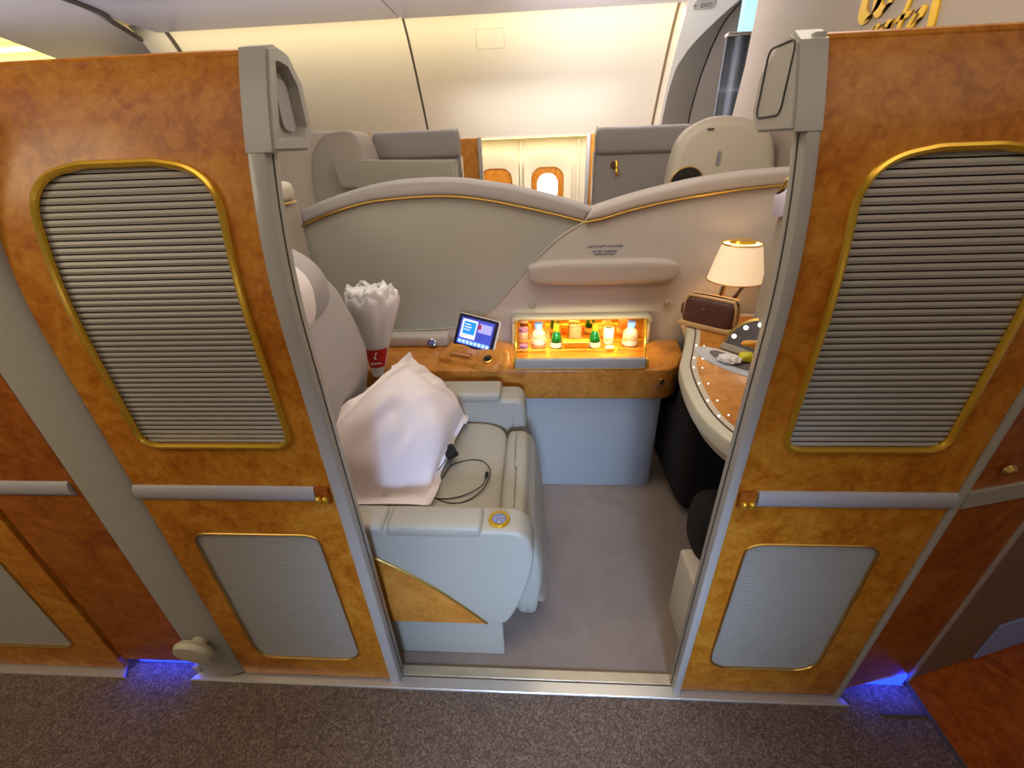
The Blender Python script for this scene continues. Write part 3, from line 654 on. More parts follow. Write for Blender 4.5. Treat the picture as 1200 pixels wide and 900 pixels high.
bm = B(); bx(bm, (-0.047, -0.011, 0.002), (0.047, 0.011, 0.0035)); bmesh.ops.transform(bm, matrix=RdF, verts=bm.verts); obj('plate_face', bm, 'burl2', pl_, False)
bm = B()
for k in range(6):
    x = -0.038 + k * 0.0145; bx(bm, (x - 0.004, -0.004, 0.003), (x + 0.004, 0.005, 0.0048))
bmesh.ops.transform(bm, matrix=RdF, verts=bm.verts); obj('plate_buttons', bm, 'tan', pl_, False)
RdK = Rd @ Matrix.Translation((0.085, -0.040, 0.030)) @ Matrix.Rotation(radians(16), 4, 'X')
bm = B(); lathe(bm, [(0.022, -0.004), (0.022, 0.003), (0.018, 0.005), (0.016, 0.002), (0.015, -0.003)], (0, 0, 0), 24, RdK); kn = obj('knob_ring', bm, 'gold_soft', dock)
bm = B(); lathe(bm, [(0.0, 0.014), (0.009, 0.013), (0.012, 0.009), (0.012, -0.004)], (0, 0, 0), 20, RdK); obj('knob', bm, 'black', kn)
# tablet
TBM = Matrix.Translation((-0.256, 1.640, 0.697)) @ Matrix.Rotation(-0.413, 4, 'Z') @ Matrix.Rotation(radians(90 - 26.3), 4, 'X') @ Matrix.Rotation(-0.086, 4, 'Z')
TW, TH_ = 0.199, 0.140
tb = thing('control_tablet', 'small touchscreen tablet glowing blue, propped in the burl dock', 'tablet', (-0.256, 1.64, 0.62))
def tpart(name, pts, z0, z1, m, parent, bev=0, ang=35):
    bm = B(); prism(bm, pts, 'z', z0, z1, bev); bmesh.ops.transform(bm, matrix=TBM, verts=bm.verts); return obj(name, bm, m, parent, ang=ang)
tpart('housing', rrect(-TW / 2, TW / 2, -TH_ / 2, TH_ / 2, 0.012), -0.012, -0.001, 'white', tb, 0.003)
tpart('bezel', rrect(-TW / 2 + 0.003, TW / 2 - 0.005, -TH_ / 2 + 0.003, TH_ / 2 - 0.003, 0.010), -0.002, 0.0008, mat('navy_bezel', srgb(30, 28, 60), 0.15, coat=0.6), tb)
sc_ = tpart('screen', rrect(-0.082, 0.078, -0.056, 0.055, 0.002), 0.0, 0.0012, 'screenblue', tb)
tpart('cyan_tile', rrect(-0.064, -0.006, -0.012, 0.040, 0.002), 0.001, 0.0022, 'scr_cyan', sc_)
tpart('white_tile', rrect(-0.074, 0.000, -0.030, 0.048, 0.003), 0.001, 0.0016, 'scr_white', sc_)
tpart('lavender_tile', rrect(0.008, 0.070, 0.005, 0.042, 0.003), 0.001, 0.0017, 'scr_lav', sc_)
tpart('red_tile', rrect(0.006, 0.020, 0.018, 0.038, 0.002), 0.001, 0.0022, 'scr_red', sc_)
tpart('button_bar', rrect(-0.080, 0.076, -0.054, -0.036, 0.004), 0.001, 0.0016, 'scr_bar', sc_)
for k in range(8):
    x = -0.068 + k * 0.0192; tpart('screen_icon', rrect(x - 0.006, x + 0.006, -0.051, -0.039, 0.005), 0.001, 0.0022, 'scr_white', sc_)
for k in range(3): tpart('screen_line', rrect(-0.058, -0.030 + 0.006 * (k % 2), 0.026 - 0.011 * k, 0.030 - 0.011 * k, 0.001, 2), 0.0022, 0.0027, 'scr_white', sc_)

# ============================================================ MINIBAR
mb = thing('minibar', 'lit gold minibar unit with grey lip standing open on the burl console', 'minibar', (0.18, 1.70, 0.60))
X0, X1, Y0, Y1, Z0, Z1 = -0.108, 0.474, 1.615, 1.786, 0.600, 0.716
o_ = rrect(X0 - 0.012, X1 + 0.012, Z0 + 0.001, Z1 + 0.012, (0.002, 0.002, 0.028, 0.028), 6); i_ = rrect(X0 + 0.006, X1 - 0.006, Z0 + 0.001, Z1 - 0.006, (0.002, 0.002, 0.020, 0.020), 6)
t = bmesh.new(); bm = B()
ya, yb = 1.742, 1.789
L = [[t.verts.new((x, y, z)) for x, z in p] for p, y in ((i_, yb), (i_, ya + 0.006), ([(a[0] * .5 + b[0] * .5, a[1] * .5 + b[1] * .5) for a, b in zip(i_, o_)], ya), (o_, ya + 0.006), (o_, yb))]
for a, b in zip(L, L[1:]):
    for k in range(len(a)): j = (k + 1) % len(a); t.faces.new((a[k], a[j], b[j], b[k]))
bmesh.ops.recalc_face_normals(t, faces=t.faces[:]); merge(bm, t); obj('lip_frame', bm, 'leather', mb, ang=60)
bm = B(); bx(bm, (X0, 1.783, Z0), (X1, 1.788, Z1 - 0.004)); obj('back_mirror', bm, 'gold_mirror', mb, False)
bm = B(); prism(bm, [(-0.088, 1.515), (0.411, 1.515), (X1, 1.784), (X0, 1.784)], 'z', Z0, Z0 + 0.004); obj('tray', bm, mat('amber_tray', srgb(226, 150, 50), 0.25, metal=0.6), mb, False)
bm = B(); tube(bm, [(X0 + 0.02, 1.776, Z1 - 0.010), (X1 - 0.02, 1.776, Z1 - 0.010)], 0.004, 8); obj('gold_rail', bm, 'gold', mb)
bm = B(); tube(bm, [(X0 + 0.02, 1.690, Z0 + 0.040), (X1 - 0.02, 1.690, Z0 + 0.040)], 0.003, 8); obj('gold_rail', bm, 'gold', mb)
bm = B(); tube(bm, [(X0 + 0.01, 1.655, Z0 + 0.012), (X1 - 0.01, 1.655, Z0 + 0.012)], 0.003, 8); obj('gold_rail', bm, 'gold', mb)
for x in (X0 + 0.012, X1 - 0.012):
    bm = B(); tube(bm, [(x, 1.775, Z1 - 0.008), (x, 1.760, Z1 - 0.004), (x + (0.006 if x < 0 else -0.04), 1.57, Z0 + 0.05), (x + (0.010 if x < 0 else -0.052), 1.515, Z0 + 0.03)], 0.0045, 8)
    sq(bm, (x, 1.762, Z1 - 0.008), (0.014, 0.014, 0.014), 2.0, 4); obj('gold_strut', bm, 'gold', mb)
# open flap standing at the front edge
bm = B(); bx(bm, (-0.090, 1.493, 0.602), (0.413, 1.511, 0.644), 0.006, 3); lid = obj('lid', bm, 'grey', mb)
bm = B(); bx(bm, (-0.090, 1.489, 0.6005), (0.413, 1.495, 0.605), 0.001, 1); obj('lid_edge', bm, 'gold_soft', lid)
for x in (-0.095, 0.418):
    bm = B(); sq(bm, (x, 1.506, 0.622), (0.010, 0.034, 0.044), 3, 6); obj('lid_bracket', bm, 'gold', lid)
bm = B(); bx(bm, (-0.162, 1.50, 0.600), (-0.140, 1.508, 0.606), 0.001, 1); obj('pull_tab', bm, 'chrome', mb)
bm = B(); bx(bm, (X0 + 0.05, 1.764, Z1 - 0.009), (X1 - 0.05, 1.776, Z1 - 0.006)); obj('light_strip', bm, 'bulb', mb, False)
l = area('minibar_lamp', ((X0 + X1) / 2, 1.66, 0.722), (20, 0, 0), 0.48, 1.6, (1.0, 0.80, 0.34), 0.015)
def bottle(name, label, x, y, body, cap, prof_b, prof_c, z=0.6045, band=None, group=None):
    t = thing(name, label, 'bottle' if 'bottle' in name else name.split('_')[-1], (x, y, z), group)
    bm = B(); lathe(bm, prof_b, (x, y, z), 20); o = obj('body', bm, body, t)
    if prof_c: bm = B(); lathe(bm, prof_c, (x, y, z), 16); obj('cap', bm, cap, t)
    if band: bm = B(); lathe(bm, [(band[0], band[1]), (band[0], band[2])], (x, y, z), 20); obj('paper_label', bm, band[3], t)
    return t
wp = [(0, 0), (0.030, 0), (0.032, 0.006), (0.032, 0.050), (0.026, 0.068), (0.014, 0.080), (0.013, 0.088)]; wc = [(0.0165, 0.082), (0.017, 0.106), (0.0, 0.107)]
bottle('water_bottle', 'small pinkish bottle with a blue cap left of the left green bottle', 0.003, 1.715, 'pinkliquid', 'bluecap', wp, wc, band=(0.0325, 0.018, 0.042, 'white'))
bottle('water_bottle', 'small pinkish bottle with a blue cap at the right end of the minibar', 0.392, 1.715, 'pinkliquid', 'bluecap', wp, wc, band=(0.0325, 0.010, 0.030, 'white'))
gp = [(0, 0), (0.023, 0), (0.025, 0.005), (0.025, 0.035), (0.020, 0.055), (0.011, 0.075), (0.009, 0.095)]; gc = [(0.0125, 0.076), (0.0125, 0.106), (0.0, 0.107)]
bottle('green_bottle', 'small green glass bottle left of the gold snack box', 0.078, 1.700, 'green', 'gold', gp, gc, band=(0.0256, 0.006, 0.028, 'white'))
bottle('green_bottle', 'small green glass bottle right of the gold snack box', 0.240, 1.700, 'green', 'gold', gp, gc, band=(0.0256, 0.006, 0.028, 'white'))
bottle('juice_jar', 'small jar with a purple lid at the left end of the minibar', -0.062, 1.745, 'pinkliquid', 'purple', [(0, 0), (0.018, 0), (0.020, 0.004), (0.020, 0.055), (0.017, 0.06)], [(0.019, 0.058), (0.020, 0.060), (0.020, 0.072), (0.0, 0.073)])
bottle('drink_can', 'small pale can with a dark top between green bottle and right bottle', 0.305, 1.745, 'white', 'black', [(0, 0), (0.021, 0), (0.022, 0.004), (0.022, 0.068), (0.019, 0.072)], [(0.016, 0.0715), (0.0, 0.0735)])
bottle('miniature_jar', 'low pink lidded jar at the front left of the minibar', -0.060, 1.672, 'pinkliquid', 'purple', [(0, 0), (0.017, 0), (0.019, 0.004), (0.019, 0.016)], [(0.018, 0.016), (0.018, 0.024), (0.0, 0.026)])
t = thing('snack_box', 'gold snack box in the middle of the minibar', 'box', (0.16, 1.69, 0.604))
bm = B(); bx(bm, (0.108, 1.674, 0.6045), (0.212, 1.712, 0.632), 0.003, 1); obj('carton', bm, 'gold', t)
bm = B(); bx(bm, (0.103, 1.672, 0.632), (0.217, 1.714, 0.638), 0.002, 1); obj('carton_lid', bm, 'gold_soft', t)
bm = B()
for k in range(9): bx(bm, (0.114 + k * 0.0105, 1.6732, 0.612), (0.114 + k * 0.0105 + 0.006, 1.6745, 0.622))
obj('pattern', bm, 'burl2', t, False)
t = thing('glass_tumbler', 'upturned clear tumbler behind the gold snack box', 'glass', (0.163, 1.755, 0.604))
bm = B(); lathe(bm, [(0.030, 0.0), (0.026, 0.075), (0.0, 0.078), (0.0, 0.072), (0.023, 0.070), (0.027, 0.0)], (0.163, 1.752, 0.6045), 24); obj('tumbler_body', bm, mat('amber_glass', (0.95, 0.85, 0.5, 1), 0.1, trans=0.8), t)
t = thing('wrapped_sweet', 'small pale wrapped sweet in front of the can', 'sweet', (0.30, 1.675, 0.604))
bm = B(); sq(bm, (0.302, 1.672, 0.612), (0.036, 0.022, 0.016), 3, 6); obj('wrapper', bm, 'linen', t)

# ============================================================ SEAT
seat = thing('suite_seat', 'wide grey leather suite seat with burl inlay on the near arm', 'seat', (-0.45, 1.05, 0))
bm = B(); bx(bm, (-0.95, 0.748, 0.0), (-0.106, 1.40, 0.20), 0.004, 1); obj('base', bm, 'leather', seat)
AP = [(-0.95, 0.19), (-0.11, 0.19), (-0.090, 0.194), (-0.062, 0.250), (-0.034, 0.335), (-0.016, 0.42), (-0.014, 0.475), (-0.022, 0.515), (-0.044, 0.543), (-0.075, 0.551), (-0.95, 0.551)]
bm = B(); prism(bm, sp2(AP[1:-1], 4) + [AP[-1], AP[0]], 'y', 0.725, 0.812, 0.012, 4); obj('armrest', bm, 'leather', seat, ang=50)
for a, b in ((-0.374, -0.138), (-0.90, -0.381)):
    bm = B(); bx(bm, (a, 0.7215, 0.528), (b, 0.800, 0.566), 0.014, 4); obj('armrest_pad', bm, 'leather', seat, ang=60)
WP = sp2([(-0.46, 0.470), (-0.425, 0.459), (-0.358, 0.412), (-0.276, 0.341), (-0.203, 0.262), (-0.146, 0.194)], 5)
bm = B(); prism(bm, [(-0.46, 0.193)] + WP[::-1], 'y', 0.7215, 0.74, 0.001, 1); obj('burl_inlay', bm, 'burl3', seat)
bm = B(); tube(bm, [(x, 0.7222, z) for x, z in WP], 0.0032, 6); obj('inlay_edge', bm, 'gold_soft', seat)
bm = B(); lathe(bm, [(0.0, 0.004), (0.018, 0.004), (0.019, 0.006), (0.0245, 0.006), (0.027, 0.003), (0.027, -0.004)], (-0.098, 0.764, 0.5512), 28); rg = obj('control_ring', bm, 'gold', seat)
bm = B(); lathe(bm, [(0.0, 0.0058), (0.0175, 0.0055)], (-0.098, 0.764, 0.5512), 24); obj('control_face', bm, mat('control_face', srgb(120, 128, 170), 0.3), rg)
for (dx, dy) in ((0, .0105), (0, -.0105), (.0105, 0), (-.0105, 0)):
    bm = B(); lathe(bm, [(0, 0.0095), (0.0035, 0.009), (0.0045, 0.005)], (-0.098 + dx, 0.764 + dy, 0.5512), 12); obj('control_button', bm, 'chrome', rg)
# seat cushion
def crease(q, v):
    dz = 0.0
    if q.z > 0.5:
        dz += 0.010 * math.exp(-((v.x * 0.9 + v.y * 0.25 - 0.10) / 0.012) ** 2) * -0.35 + 0.012 * noise.noise(Vector((v.x * 6, v.y * 6, 1.3)))
    return Vector((v.x, v.y, v.z + dz))
bm = B(); sq(bm, (-0.415, 1.065, 0.395), (0.62, 0.525, 0.165), 7, 26, fn=crease); obj('seat_cushion', bm, 'leather', seat, ang=80)
# front roll and leg rest hanging to the floor
def legrest(q, v):
    z = v.z; k = (0.27 - z) / 0.5
    x = v.x * (1.0 - 0.15 * max(0, k)) + 0.030 * max(0, k) - (0.010 if z > 0.19 else 0)
    x += 0.012 * sin((z + 0.1) * 14) * (1 if q.x > 0 else 0)
    return Vector((x, v.y * (1.0 - 0.06 * max(0, k)), z))
bm = B(); sq(bm, (-0.060, 1.070, 0.245), (0.105, 0.495, 0.464), 6, 22, fn=legrest); obj('leg_rest', bm, 'leather', seat, ang=80)
bm = B(); sq(bm, (-0.028, 1.065, 0.23), (0.030, 0.44, 0.34), 5, 12, fn=lambda q, v: Vector((v.x + 0.05 * max(0, -q.z) ** 1.5, v.y, v.z))); obj('leg_rest_flap', bm, 'leather', seat, ang=80)
# far arm
FP = [(-0.95, 0.06), (-0.11, 0.06), (-0.09, 0.065), (-0.070, 0.20), (-0.052, 0.36), (-0.046, 0.47), (-0.050, 0.53), (-0.068, 0.556), (-0.095, 0.562), (-0.95, 0.562)]
bm = B(); prism(bm, sp2(FP[1:-1], 4) + [FP[-1], FP[0]], 'y', 1.325, 1.440, 0.016, 4); obj('armrest', bm, 'leather', seat, ang=50)
bm = B(); bx(bm, (-0.60, 1.318, 0.552), (-0.136, 1.428, 0.592), 0.015, 4); obj('armrest_pad', bm, 'leather', seat, ang=60)
# back rest, leaning, with curved front
def front_x(z):
    P_ = [(0.44, -0.68), (0.50, -0.665), (0.56, -0.645), (0.664, -0.600), (0.73, -0.583), (0.796, -0.578), (0.888, -0.597), (0.99, -0.632), (1.045, -0.661), (1.10, -0.700), (1.16, -0.745)]
    for (a, xa), (b, xb) in zip(P_, P_[1:]):
        if z <= b: return xa + (xb - xa) * (z - a) / (b - a)
    return P_[-1][1]
def backfn(q, v):
    z = v.z + 0.86; fx = front_x(z) + 0.018
    th = 0.17
    x = fx - th * (1 - q.x) / 2 * 1.0
    edge = abs(q.y) ** 6
    if q.x > 0: x += 0.0 - 0.03 * edge
    y = v.y
    if z > 0.98: y *= 1 - 1.1 * ((z - 0.98) / 0.3) ** 1.6
    return Vector((x, y, v.z))
bm = B(); sq(bm, (0, 1.075, 0.86), (0.17, 0.50, 0.54), 7, 26, fn=backfn); obj('backrest', bm, 'leather2', seat, ang=80)
bm = B(); sq(bm, (-0.700, 1.075, 0.545), (0.20, 0.52, 0.20), 4.5, 16, fn=lambda q, v: Vector((v.x + 0.10 * q.z * 0.6, v.y, v.z))); obj('lumbar_cushion', bm, 'leather', seat, ang=80)
bm = B(); bx(bm, (-0.93, 0.80, 0.18), (-0.78, 1.36, 1.02), 0.06, 4); obj('back_shell', bm, 'plastic2', seat, ang=60)
def headfn(q, v):
    z = v.z; return Vector((v.x - 0.10 * (z / 0.13) ** 2 * 0.35 - 0.06 * max(0, z / 0.13) ** 2 - 0.02 * q.y * q.y, v.y * (1 - 0.08 * q.z * q.z), z))
bm = B(); sq(bm, (-0.655, 1.075, 1.025), (0.115, 0.35, 0.27), 4.0, 18, fn=headfn); obj('headrest', bm, 'leather2', seat, ang=80)
bm = B(); sq(bm, (-0.628, 1.015, 1.035), (0.080, 0.23, 0.19), 4.5, 16, fn=headfn); tag(obj('headrest_cover', bm, 'linen', ang=80), 'white cloth cover on the headrest of the seat', 'headrest cover')

# ============================================================ PILLOW
def pillow():
    # corners: low-near, low-far, high-far, high-near
    A, Bq, Cq, D = Vector((-0.300, 0.872, 0.497)), Vector((-0.250, 1.350, 0.502)), Vector((-0.462, 1.385, 0.728)), Vector((-0.640, 0.850, 0.715))
    t = bmesh.new(); n = 56; T = 0.21; nrm = ((Bq - A).cross(D - A)).normalized()
    if nrm.z < 0: nrm = -nrm
    def P(u, v, sgn):
        a, b = (u + 1) / 2, (v + 1) / 2
        p = A * (1 - a) * (1 - b) + Bq * a * (1 - b) + Cq * a * b + D * (1 - a) * b
        c = (A + Bq + Cq + D) / 4
        fl = 0.86
        uu, vv = min(1, abs(u) / fl), min(1, abs(v) / fl)
        h = (max(0, 1 - uu ** 2.6) * max(0, 1 - vv ** 2.6)) ** 0.6 * (1 - 0.30 * max(0, u + 0.1))
        pull = 0.06 * (abs(u * v) < 0.6) * (1 - abs(u) ** 3 * 1) * abs(v) ** 4 + 0.06 * (1 - abs(v) ** 3) * abs(u) ** 4   # edges bow in
        p = p + (c - p) * pull
        wr = 0.0
        if h > 0:
            ang = math.atan2(v, u)
            wr = 0.020 * noise.noise(Vector((u * 2.6, v * 2.2, 0.4))) * h - 0.020 * max(0, 0.22 - abs(noise.noise(Vector((u * 2.2 + v * 1.4, v * 1.2 - u, 2.4))))) * 4 * h + 0.006 * sin(8 * (u * 0.5 + v)) * noise.noise(Vector((u * 2, v * 3, 5))) * h
            wr += 0.006 * noise.noise(Vector((ang * 3.5, 0.3, 7))) * (1 - h) * 1.6
        p = p + Vector((-0.02, 0.0, -0.15)) * (1 - v * v) * max(0, -u) ** 1.5
        rim = 0.010 * sin(9 * u + 4 * v) * (1 - h) ** 4 + 0.012 * noise.noise(Vector((u * 5, v * 5, 3))) * (1 - h) ** 2
        up = T * (0.72 if sgn > 0 else 0.12) * h
        q = p + nrm * (sgn * up + wr * sgn + rim + sgn * 0.0012)
        if q.z < 0.487 and -0.72 < q.x: q.z = 0.487 + 0.0010 * sgn
        return q
    for sgn in (1, -1):
        g = [[t.verts.new(P(-1 + 2 * i / n, -1 + 2 * j / n, sgn)) for j in range(n + 1)] for i in range(n + 1)]
        for i in range(n):
            for j in range(n):
                f = (g[i][j], g[i + 1][j], g[i + 1][j + 1], g[i][j + 1]); t.faces.new(f if sgn > 0 else f[::-1])
        if sgn > 0: g0 = g
    def stitch(a, b):
        for (p, q), (r, s) in zip(zip(a, a[1:]), zip(b, b[1:])): t.faces.new((p, q, s, r))
    stitch(g0[0], g[0]); stitch(g0[-1][::-1], g[-1][::-1]); stitch([r[0] for r in g0][::-1], [r[0] for r in g][::-1]); stitch([r[-1] for r in g0], [r[-1] for r in g])
    bmesh.ops.recalc_face_normals(t, faces=t.faces[:])
    return t
tag(obj('pillow', pillow(), 'linen', ang=80), 'large white cotton pillow leaning on the seat', 'pillow')

# ============================================================ BLANKET BAG
t = thing('blanket_bag', 'white bundle in crumpled plastic wrap with red label behind the seat back', 'bag', (-0.625, 1.455, 0.6))
bm = B(); tt = bmesh.new(); rings = []
BX, BY = -0.625, 1.455
LV = [(0.600, 0.0, 0.020), (0.64, 0.004, 0.030), (0.70, 0.010, 0.044), (0.78, 0.018, 0.066), (0.86, 0.028, 0.088), (0.90, 0.032, 0.096), (0.925, 0.033, 0.092), (0.94, 0.033, 0.07), (0.935, 0.033, 0.04)]
for i, (z, cx, r) in enumerate(LV):
    ring = []
    for k in range(48):
        a = 2 * pi * k / 48; nz = noise.noise(Vector((cos(a) * 2.5, sin(a) * 2.5, z * 9)))
        rr = r * (1 + 0.12 * nz * (1 if i > 2 else 0.3)); zz = z + (0.03 * noise.noise(Vector((cos(a) * 3, sin(a) * 3, 4 + i))) if i > 3 else 0)
        ring.append(tt.verts.new((BX + cx + rr * cos(a), BY + rr * 0.8 * sin(a), zz)))
    rings.append(ring)
tt.faces.new(rings[0][::-1])
for a, b in zip(rings, rings[1:]):
    for k in range(48): tt.faces.new((a[k], a[(k + 1) % 48], b[(k + 1) % 48], b[k]))
tt.faces.new(rings[-1]); merge(bm, tt); bag_o = obj('wrap', bm, 'film', t, ang=50)
# crumpled open top of the plastic film
bm = B(); tt = bmesh.new(); R_ = []
for j in range(9):
    ring = []
    for k in range(96):
        a = 2 * pi * k / 96; v = j / 8
        n1 = noise.noise(Vector((cos(a) * 3, sin(a) * 3, v * 1.5))); n2 = noise.noise(Vector((cos(a) * 9, sin(a) * 9, v * 4)))
        rr = 0.090 * (1 - 0.30 * v * v) * (1 + 0.25 * v * n1 + 0.12 * v * n2)
        ring.append(tt.verts.new((BX + 0.033 + rr * cos(a), BY + rr * 0.8 * sin(a), 0.905 + 0.042 * sin(v * 2.2) + 0.03 * v * n1 + 0.008 * v * n2)))
    R_.append(ring)
for a, b in zip(R_, R_[1:]):
    for k in range(96): tt.faces.new((a[k], a[(k + 1) % 96], b[(k + 1) % 96], b[k]))
merge(bm, tt); obj('wrap_collar', bm, mat('clear_film', srgb(235, 232, 232), 0.15, alpha=0.7, bump=0.4, bscale=80), t, ang=60)
bm = B(); tt = bmesh.new(); R_ = []
for z, cx, r in ((0.645, 0.0045, 0.0315), (0.725, 0.0125, 0.0510)):
    R_.append([tt.verts.new((BX + cx + (r + 0.003) * cos(a), BY + (r + 0.003) * .8 * sin(a), z)) for a in [radians(-125 + 105 * k / 12) for k in range(13)]])
for k in range(12): tt.faces.new((R_[0][k], R_[0][k + 1], R_[1][k + 1], R_[1][k]))
merge(bm, tt); lb = obj('red_tag', bm, 'red', t)
bm = B(); mt_ = Matrix.Translation((BX + 0.022, BY - 0.0435, 0.700)) @ Matrix.Rotation(radians(18), 4, 'Z') @ Matrix.Rotation(radians(78), 4, 'X')
nib(bm, [(0.006, 0.016), (0.001, 0.004), (-0.004, -0.004), (0.002, -0.010)], 0.004, 0.6, 0.001, mt_)
b2 = text_bm('Emirates', 0.0115, Matrix.Translation((BX + 0.018, BY - 0.036, 0.668)) @ Matrix.Rotation(radians(18), 4, 'Z') @ Matrix.Rotation(radians(72), 4, 'X')); merge(bm, b2)
obj('label_print', bm, 'white', lb)

# ============================================================ CHARGER AND CABLE
ch = thing('phone_charger', 'black charger plug with a coiled black cable on the seat cushion', 'charger', (-0.25, 1.05, 0.48))
bm = B(); mt_ = Matrix.Translation((-0.279, 1.075, 0.520)) @ Matrix.Rotation(radians(28), 4, 'Z') @ Matrix.Rotation(radians(-22), 4, 'Y')
bx(bm, (-0.019, -0.023, -0.013), (0.019, 0.023, 0.013), 0.005, 2); bmesh.ops.transform(bm, matrix=mt_, verts=bm.verts); obj('plug_body', bm, 'black', ch)
zc = 0.4815
cab = [(-0.290, 1.050, 0.512), (-0.305, 1.020, 0.500), (-0.335, 0.985, 0.490), (-0.335, 0.945, zc), (-0.305, 0.915, zc), (-0.262, 0.893, zc), (-0.215, 0.895, zc), (-0.175, 0.930, zc), (-0.155, 0.975, zc), (-0.150, 1.030, zc), (-0.175, 1.075, zc), (-0.215, 1.085, zc), (-0.255, 1.065, 0.486), (-0.275, 1.045, 0.490), (-0.292, 1.000, 0.486), (-0.312, 0.935, 0.484), (-0.305, 0.912, zc), (-0.262, 0.905, zc + .003), (-0.215, 0.920, zc + .003), (-0.172, 0.955, zc + .003), (-0.162, 0.985, zc), (-0.160, 1.005, zc)]
bm = B(); tube(bm, smoothpath(cab, 6), 0.0017, 6); obj('cable', bm, 'black', ch)
bm = B(); bx(bm, (-0.165, 1.003, 0.478), (-0.154, 1.026, 0.485), 0.002, 1); obj('connector', bm, 'black', ch)
bm = B(); bx(bm, (-0.330, 0.892, 0.478), (-0.316, 0.912, 0.486), 0.002, 1); obj('connector', bm, 'black', ch)

# ============================================================ SIDE DESK
dk = thing('side_desk', 'curved side desk with ivory rim and burl top at the suite front', 'desk', (0.7, 1.3, 0))
OUT = sp2([(0.612, 1.775), (0.600, 1.70), (0.573, 1.578), (0.503, 1.388), (0.460, 1.267), (0.435, 1.10), (0.434, 0.965), (0.470, 0.853), (0.56, 0.775), (0.70, 0.75)], 6) + [(0.935, 0.75), (0.935, 1.775)]
def inset(poly, d):
    n = len(poly); out = []
    for i in range(n):
        a, b, c = Vector(poly[i - 1]), Vector(poly[i]), Vector(poly[(i + 1) % n])
        d1 = (b - a).normalized(); d2 = (c - b).normalized(); tn = (d1 + d2)
        tn = tn.normalized() if tn.length > 1e-4 else d1
        nn = Vector((-tn.y, tn.x)); k = max(0.5, nn.dot(Vector((-d2.y, d2.x))))
        out.append(tuple(b + nn * d / k))
    return out
bm = B(); prism(bm, OUT, 'z', 0.668, 0.720, 0.010, 3); obj('rim', bm, mat('ivory_rim', srgb(206, 202, 182), 0.4, coat=0.2), dk, ang=50)
bm = B(); prism(bm, inset(OUT, 0.022), 'z', 0.640, 0.668); obj('apron', bm, 'leather', dk)
bm = B(); prism(bm, inset(OUT, 0.030), 'z', 0.70, 0.7215); obj('dark_inlay', bm, 'brown', dk)
bm = B(); prism(bm, inset(OUT, 0.0345), 'z', 0.70, 0.7225); obj('ivory_inlay', bm, 'plastic', dk)
bm = B(); prism(bm, inset(OUT, 0.050), 'z', 0.70, 0.7235); obj('burl_top', bm, 'burl3', dk)
I1 = inset(OUT, 0.040); I2 = inset(OUT, 0.066)
cnt = 0
for L_ in (I1, I2):
    for k in range(16, 50, 4):
        if k < len(L_) - 2:
            x, y = L_[k]
            bm = B(); lathe(bm, [(0, 0.003), (0.0018, 0.0022), (0.0024, 0)], (x, y, 0.7228), 10); obj('led_stud', bm, 'ledwhite', dk)
bm = B(); mt_ = Matrix.Translation((0.625, 1.295, 0.7235)) @ Matrix.Rotation(radians(-60), 4, 'Z') @ Matrix.Diagonal((1.65, 0.72, 1, 1))
lathe(bm, [(0.082, 0.0), (0.080, 0.004), (0.072, 0.004), (0.062, 0.0015), (0.0, 0.0008)], (0, 0, 0), 36, mt_); ty = obj('cup_tray', bm, mat('silver_tray', srgb(196, 202, 212), 0.35), dk)
bm = B(); mt_ = Matrix.Translation((0.642, 1.300, 0.7235)) @ Matrix.Rotation(radians(-60), 4, 'Z') @ Matrix.Diagonal((1.5, 0.62, 1, 1))
lathe(bm, [(0.062, 0.003), (0.055, 0.0022), (0.0, 0.002)], (0, 0, 0), 32, mt_); obj('tray_well', bm, mat('slate_well', srgb(104, 98, 100), 0.5), ty)
bm = B(); tt = bmesh.new(); bmesh.ops.create_icosphere(tt, subdivisions=3, radius=1)
for v in tt.verts:
    k = 1 + 0.35 * noise.noise(v.co * 2.2) + 0.12 * noise.noise(v.co * 6); v.co = Vector((v.co.x * 0.034 * k, v.co.y * 0.022 * k, max(-0.55, v.co.z) * 0.016 * k))
merge(bm, tt, Matrix.Translation((0.618, 1.285, 0.738)) @ Matrix.Rotation(radians(-30), 4, 'Z')); tag(obj('crumpled_tissue', bm, 'white', ang=20), 'crumpled white tissue lying in the oval tray of the side desk', 'tissue')
# vanity mirror, half round lid
VM = Matrix.Translation((0.637, 1.405, 0.724)) @ Matrix.Rotation(radians(-52), 4, 'Z') @ Matrix.Rotation(radians(66), 4, 'X')
van = thing('vanity_mirror', 'gold rimmed half round vanity mirror with lights standing on the side desk', 'mirror', (0.7, 1.33, 0.724))
def dshape(r0, s=1.0):
    return [(0.0 + r0, 0.004 + r0)] + [(0.115 - (0.115 - r0) * cos(a), 0.02 + (0.118 - r0) * sin(a)) for a in [pi * k / 20 for k in range(21)]] + [(0.23 - r0, 0.004 + r0)]
bm = B(); prism(bm, dshape(0), 'z', -0.008, 0.004, 0.002, 2); bmesh.ops.transform(bm, matrix=VM, verts=bm.verts); obj('frame', bm, 'gold_soft', van)
bm = B(); prism(bm, dshape(0.010), 'z', 0.003, 0.0048); bmesh.ops.transform(bm, matrix=VM, verts=bm.verts); obj('mirror_glass', bm, 'mirror', van)
bm = B(); prism(bm, [(0, 0), (0.23, 0), (0.23, 0.022), (0, 0.022)], 'z', 0.004, 0.010, 0.002, 1); bmesh.ops.transform(bm, matrix=VM, verts=bm.verts); obj('lower_rail', bm, 'leather', van)
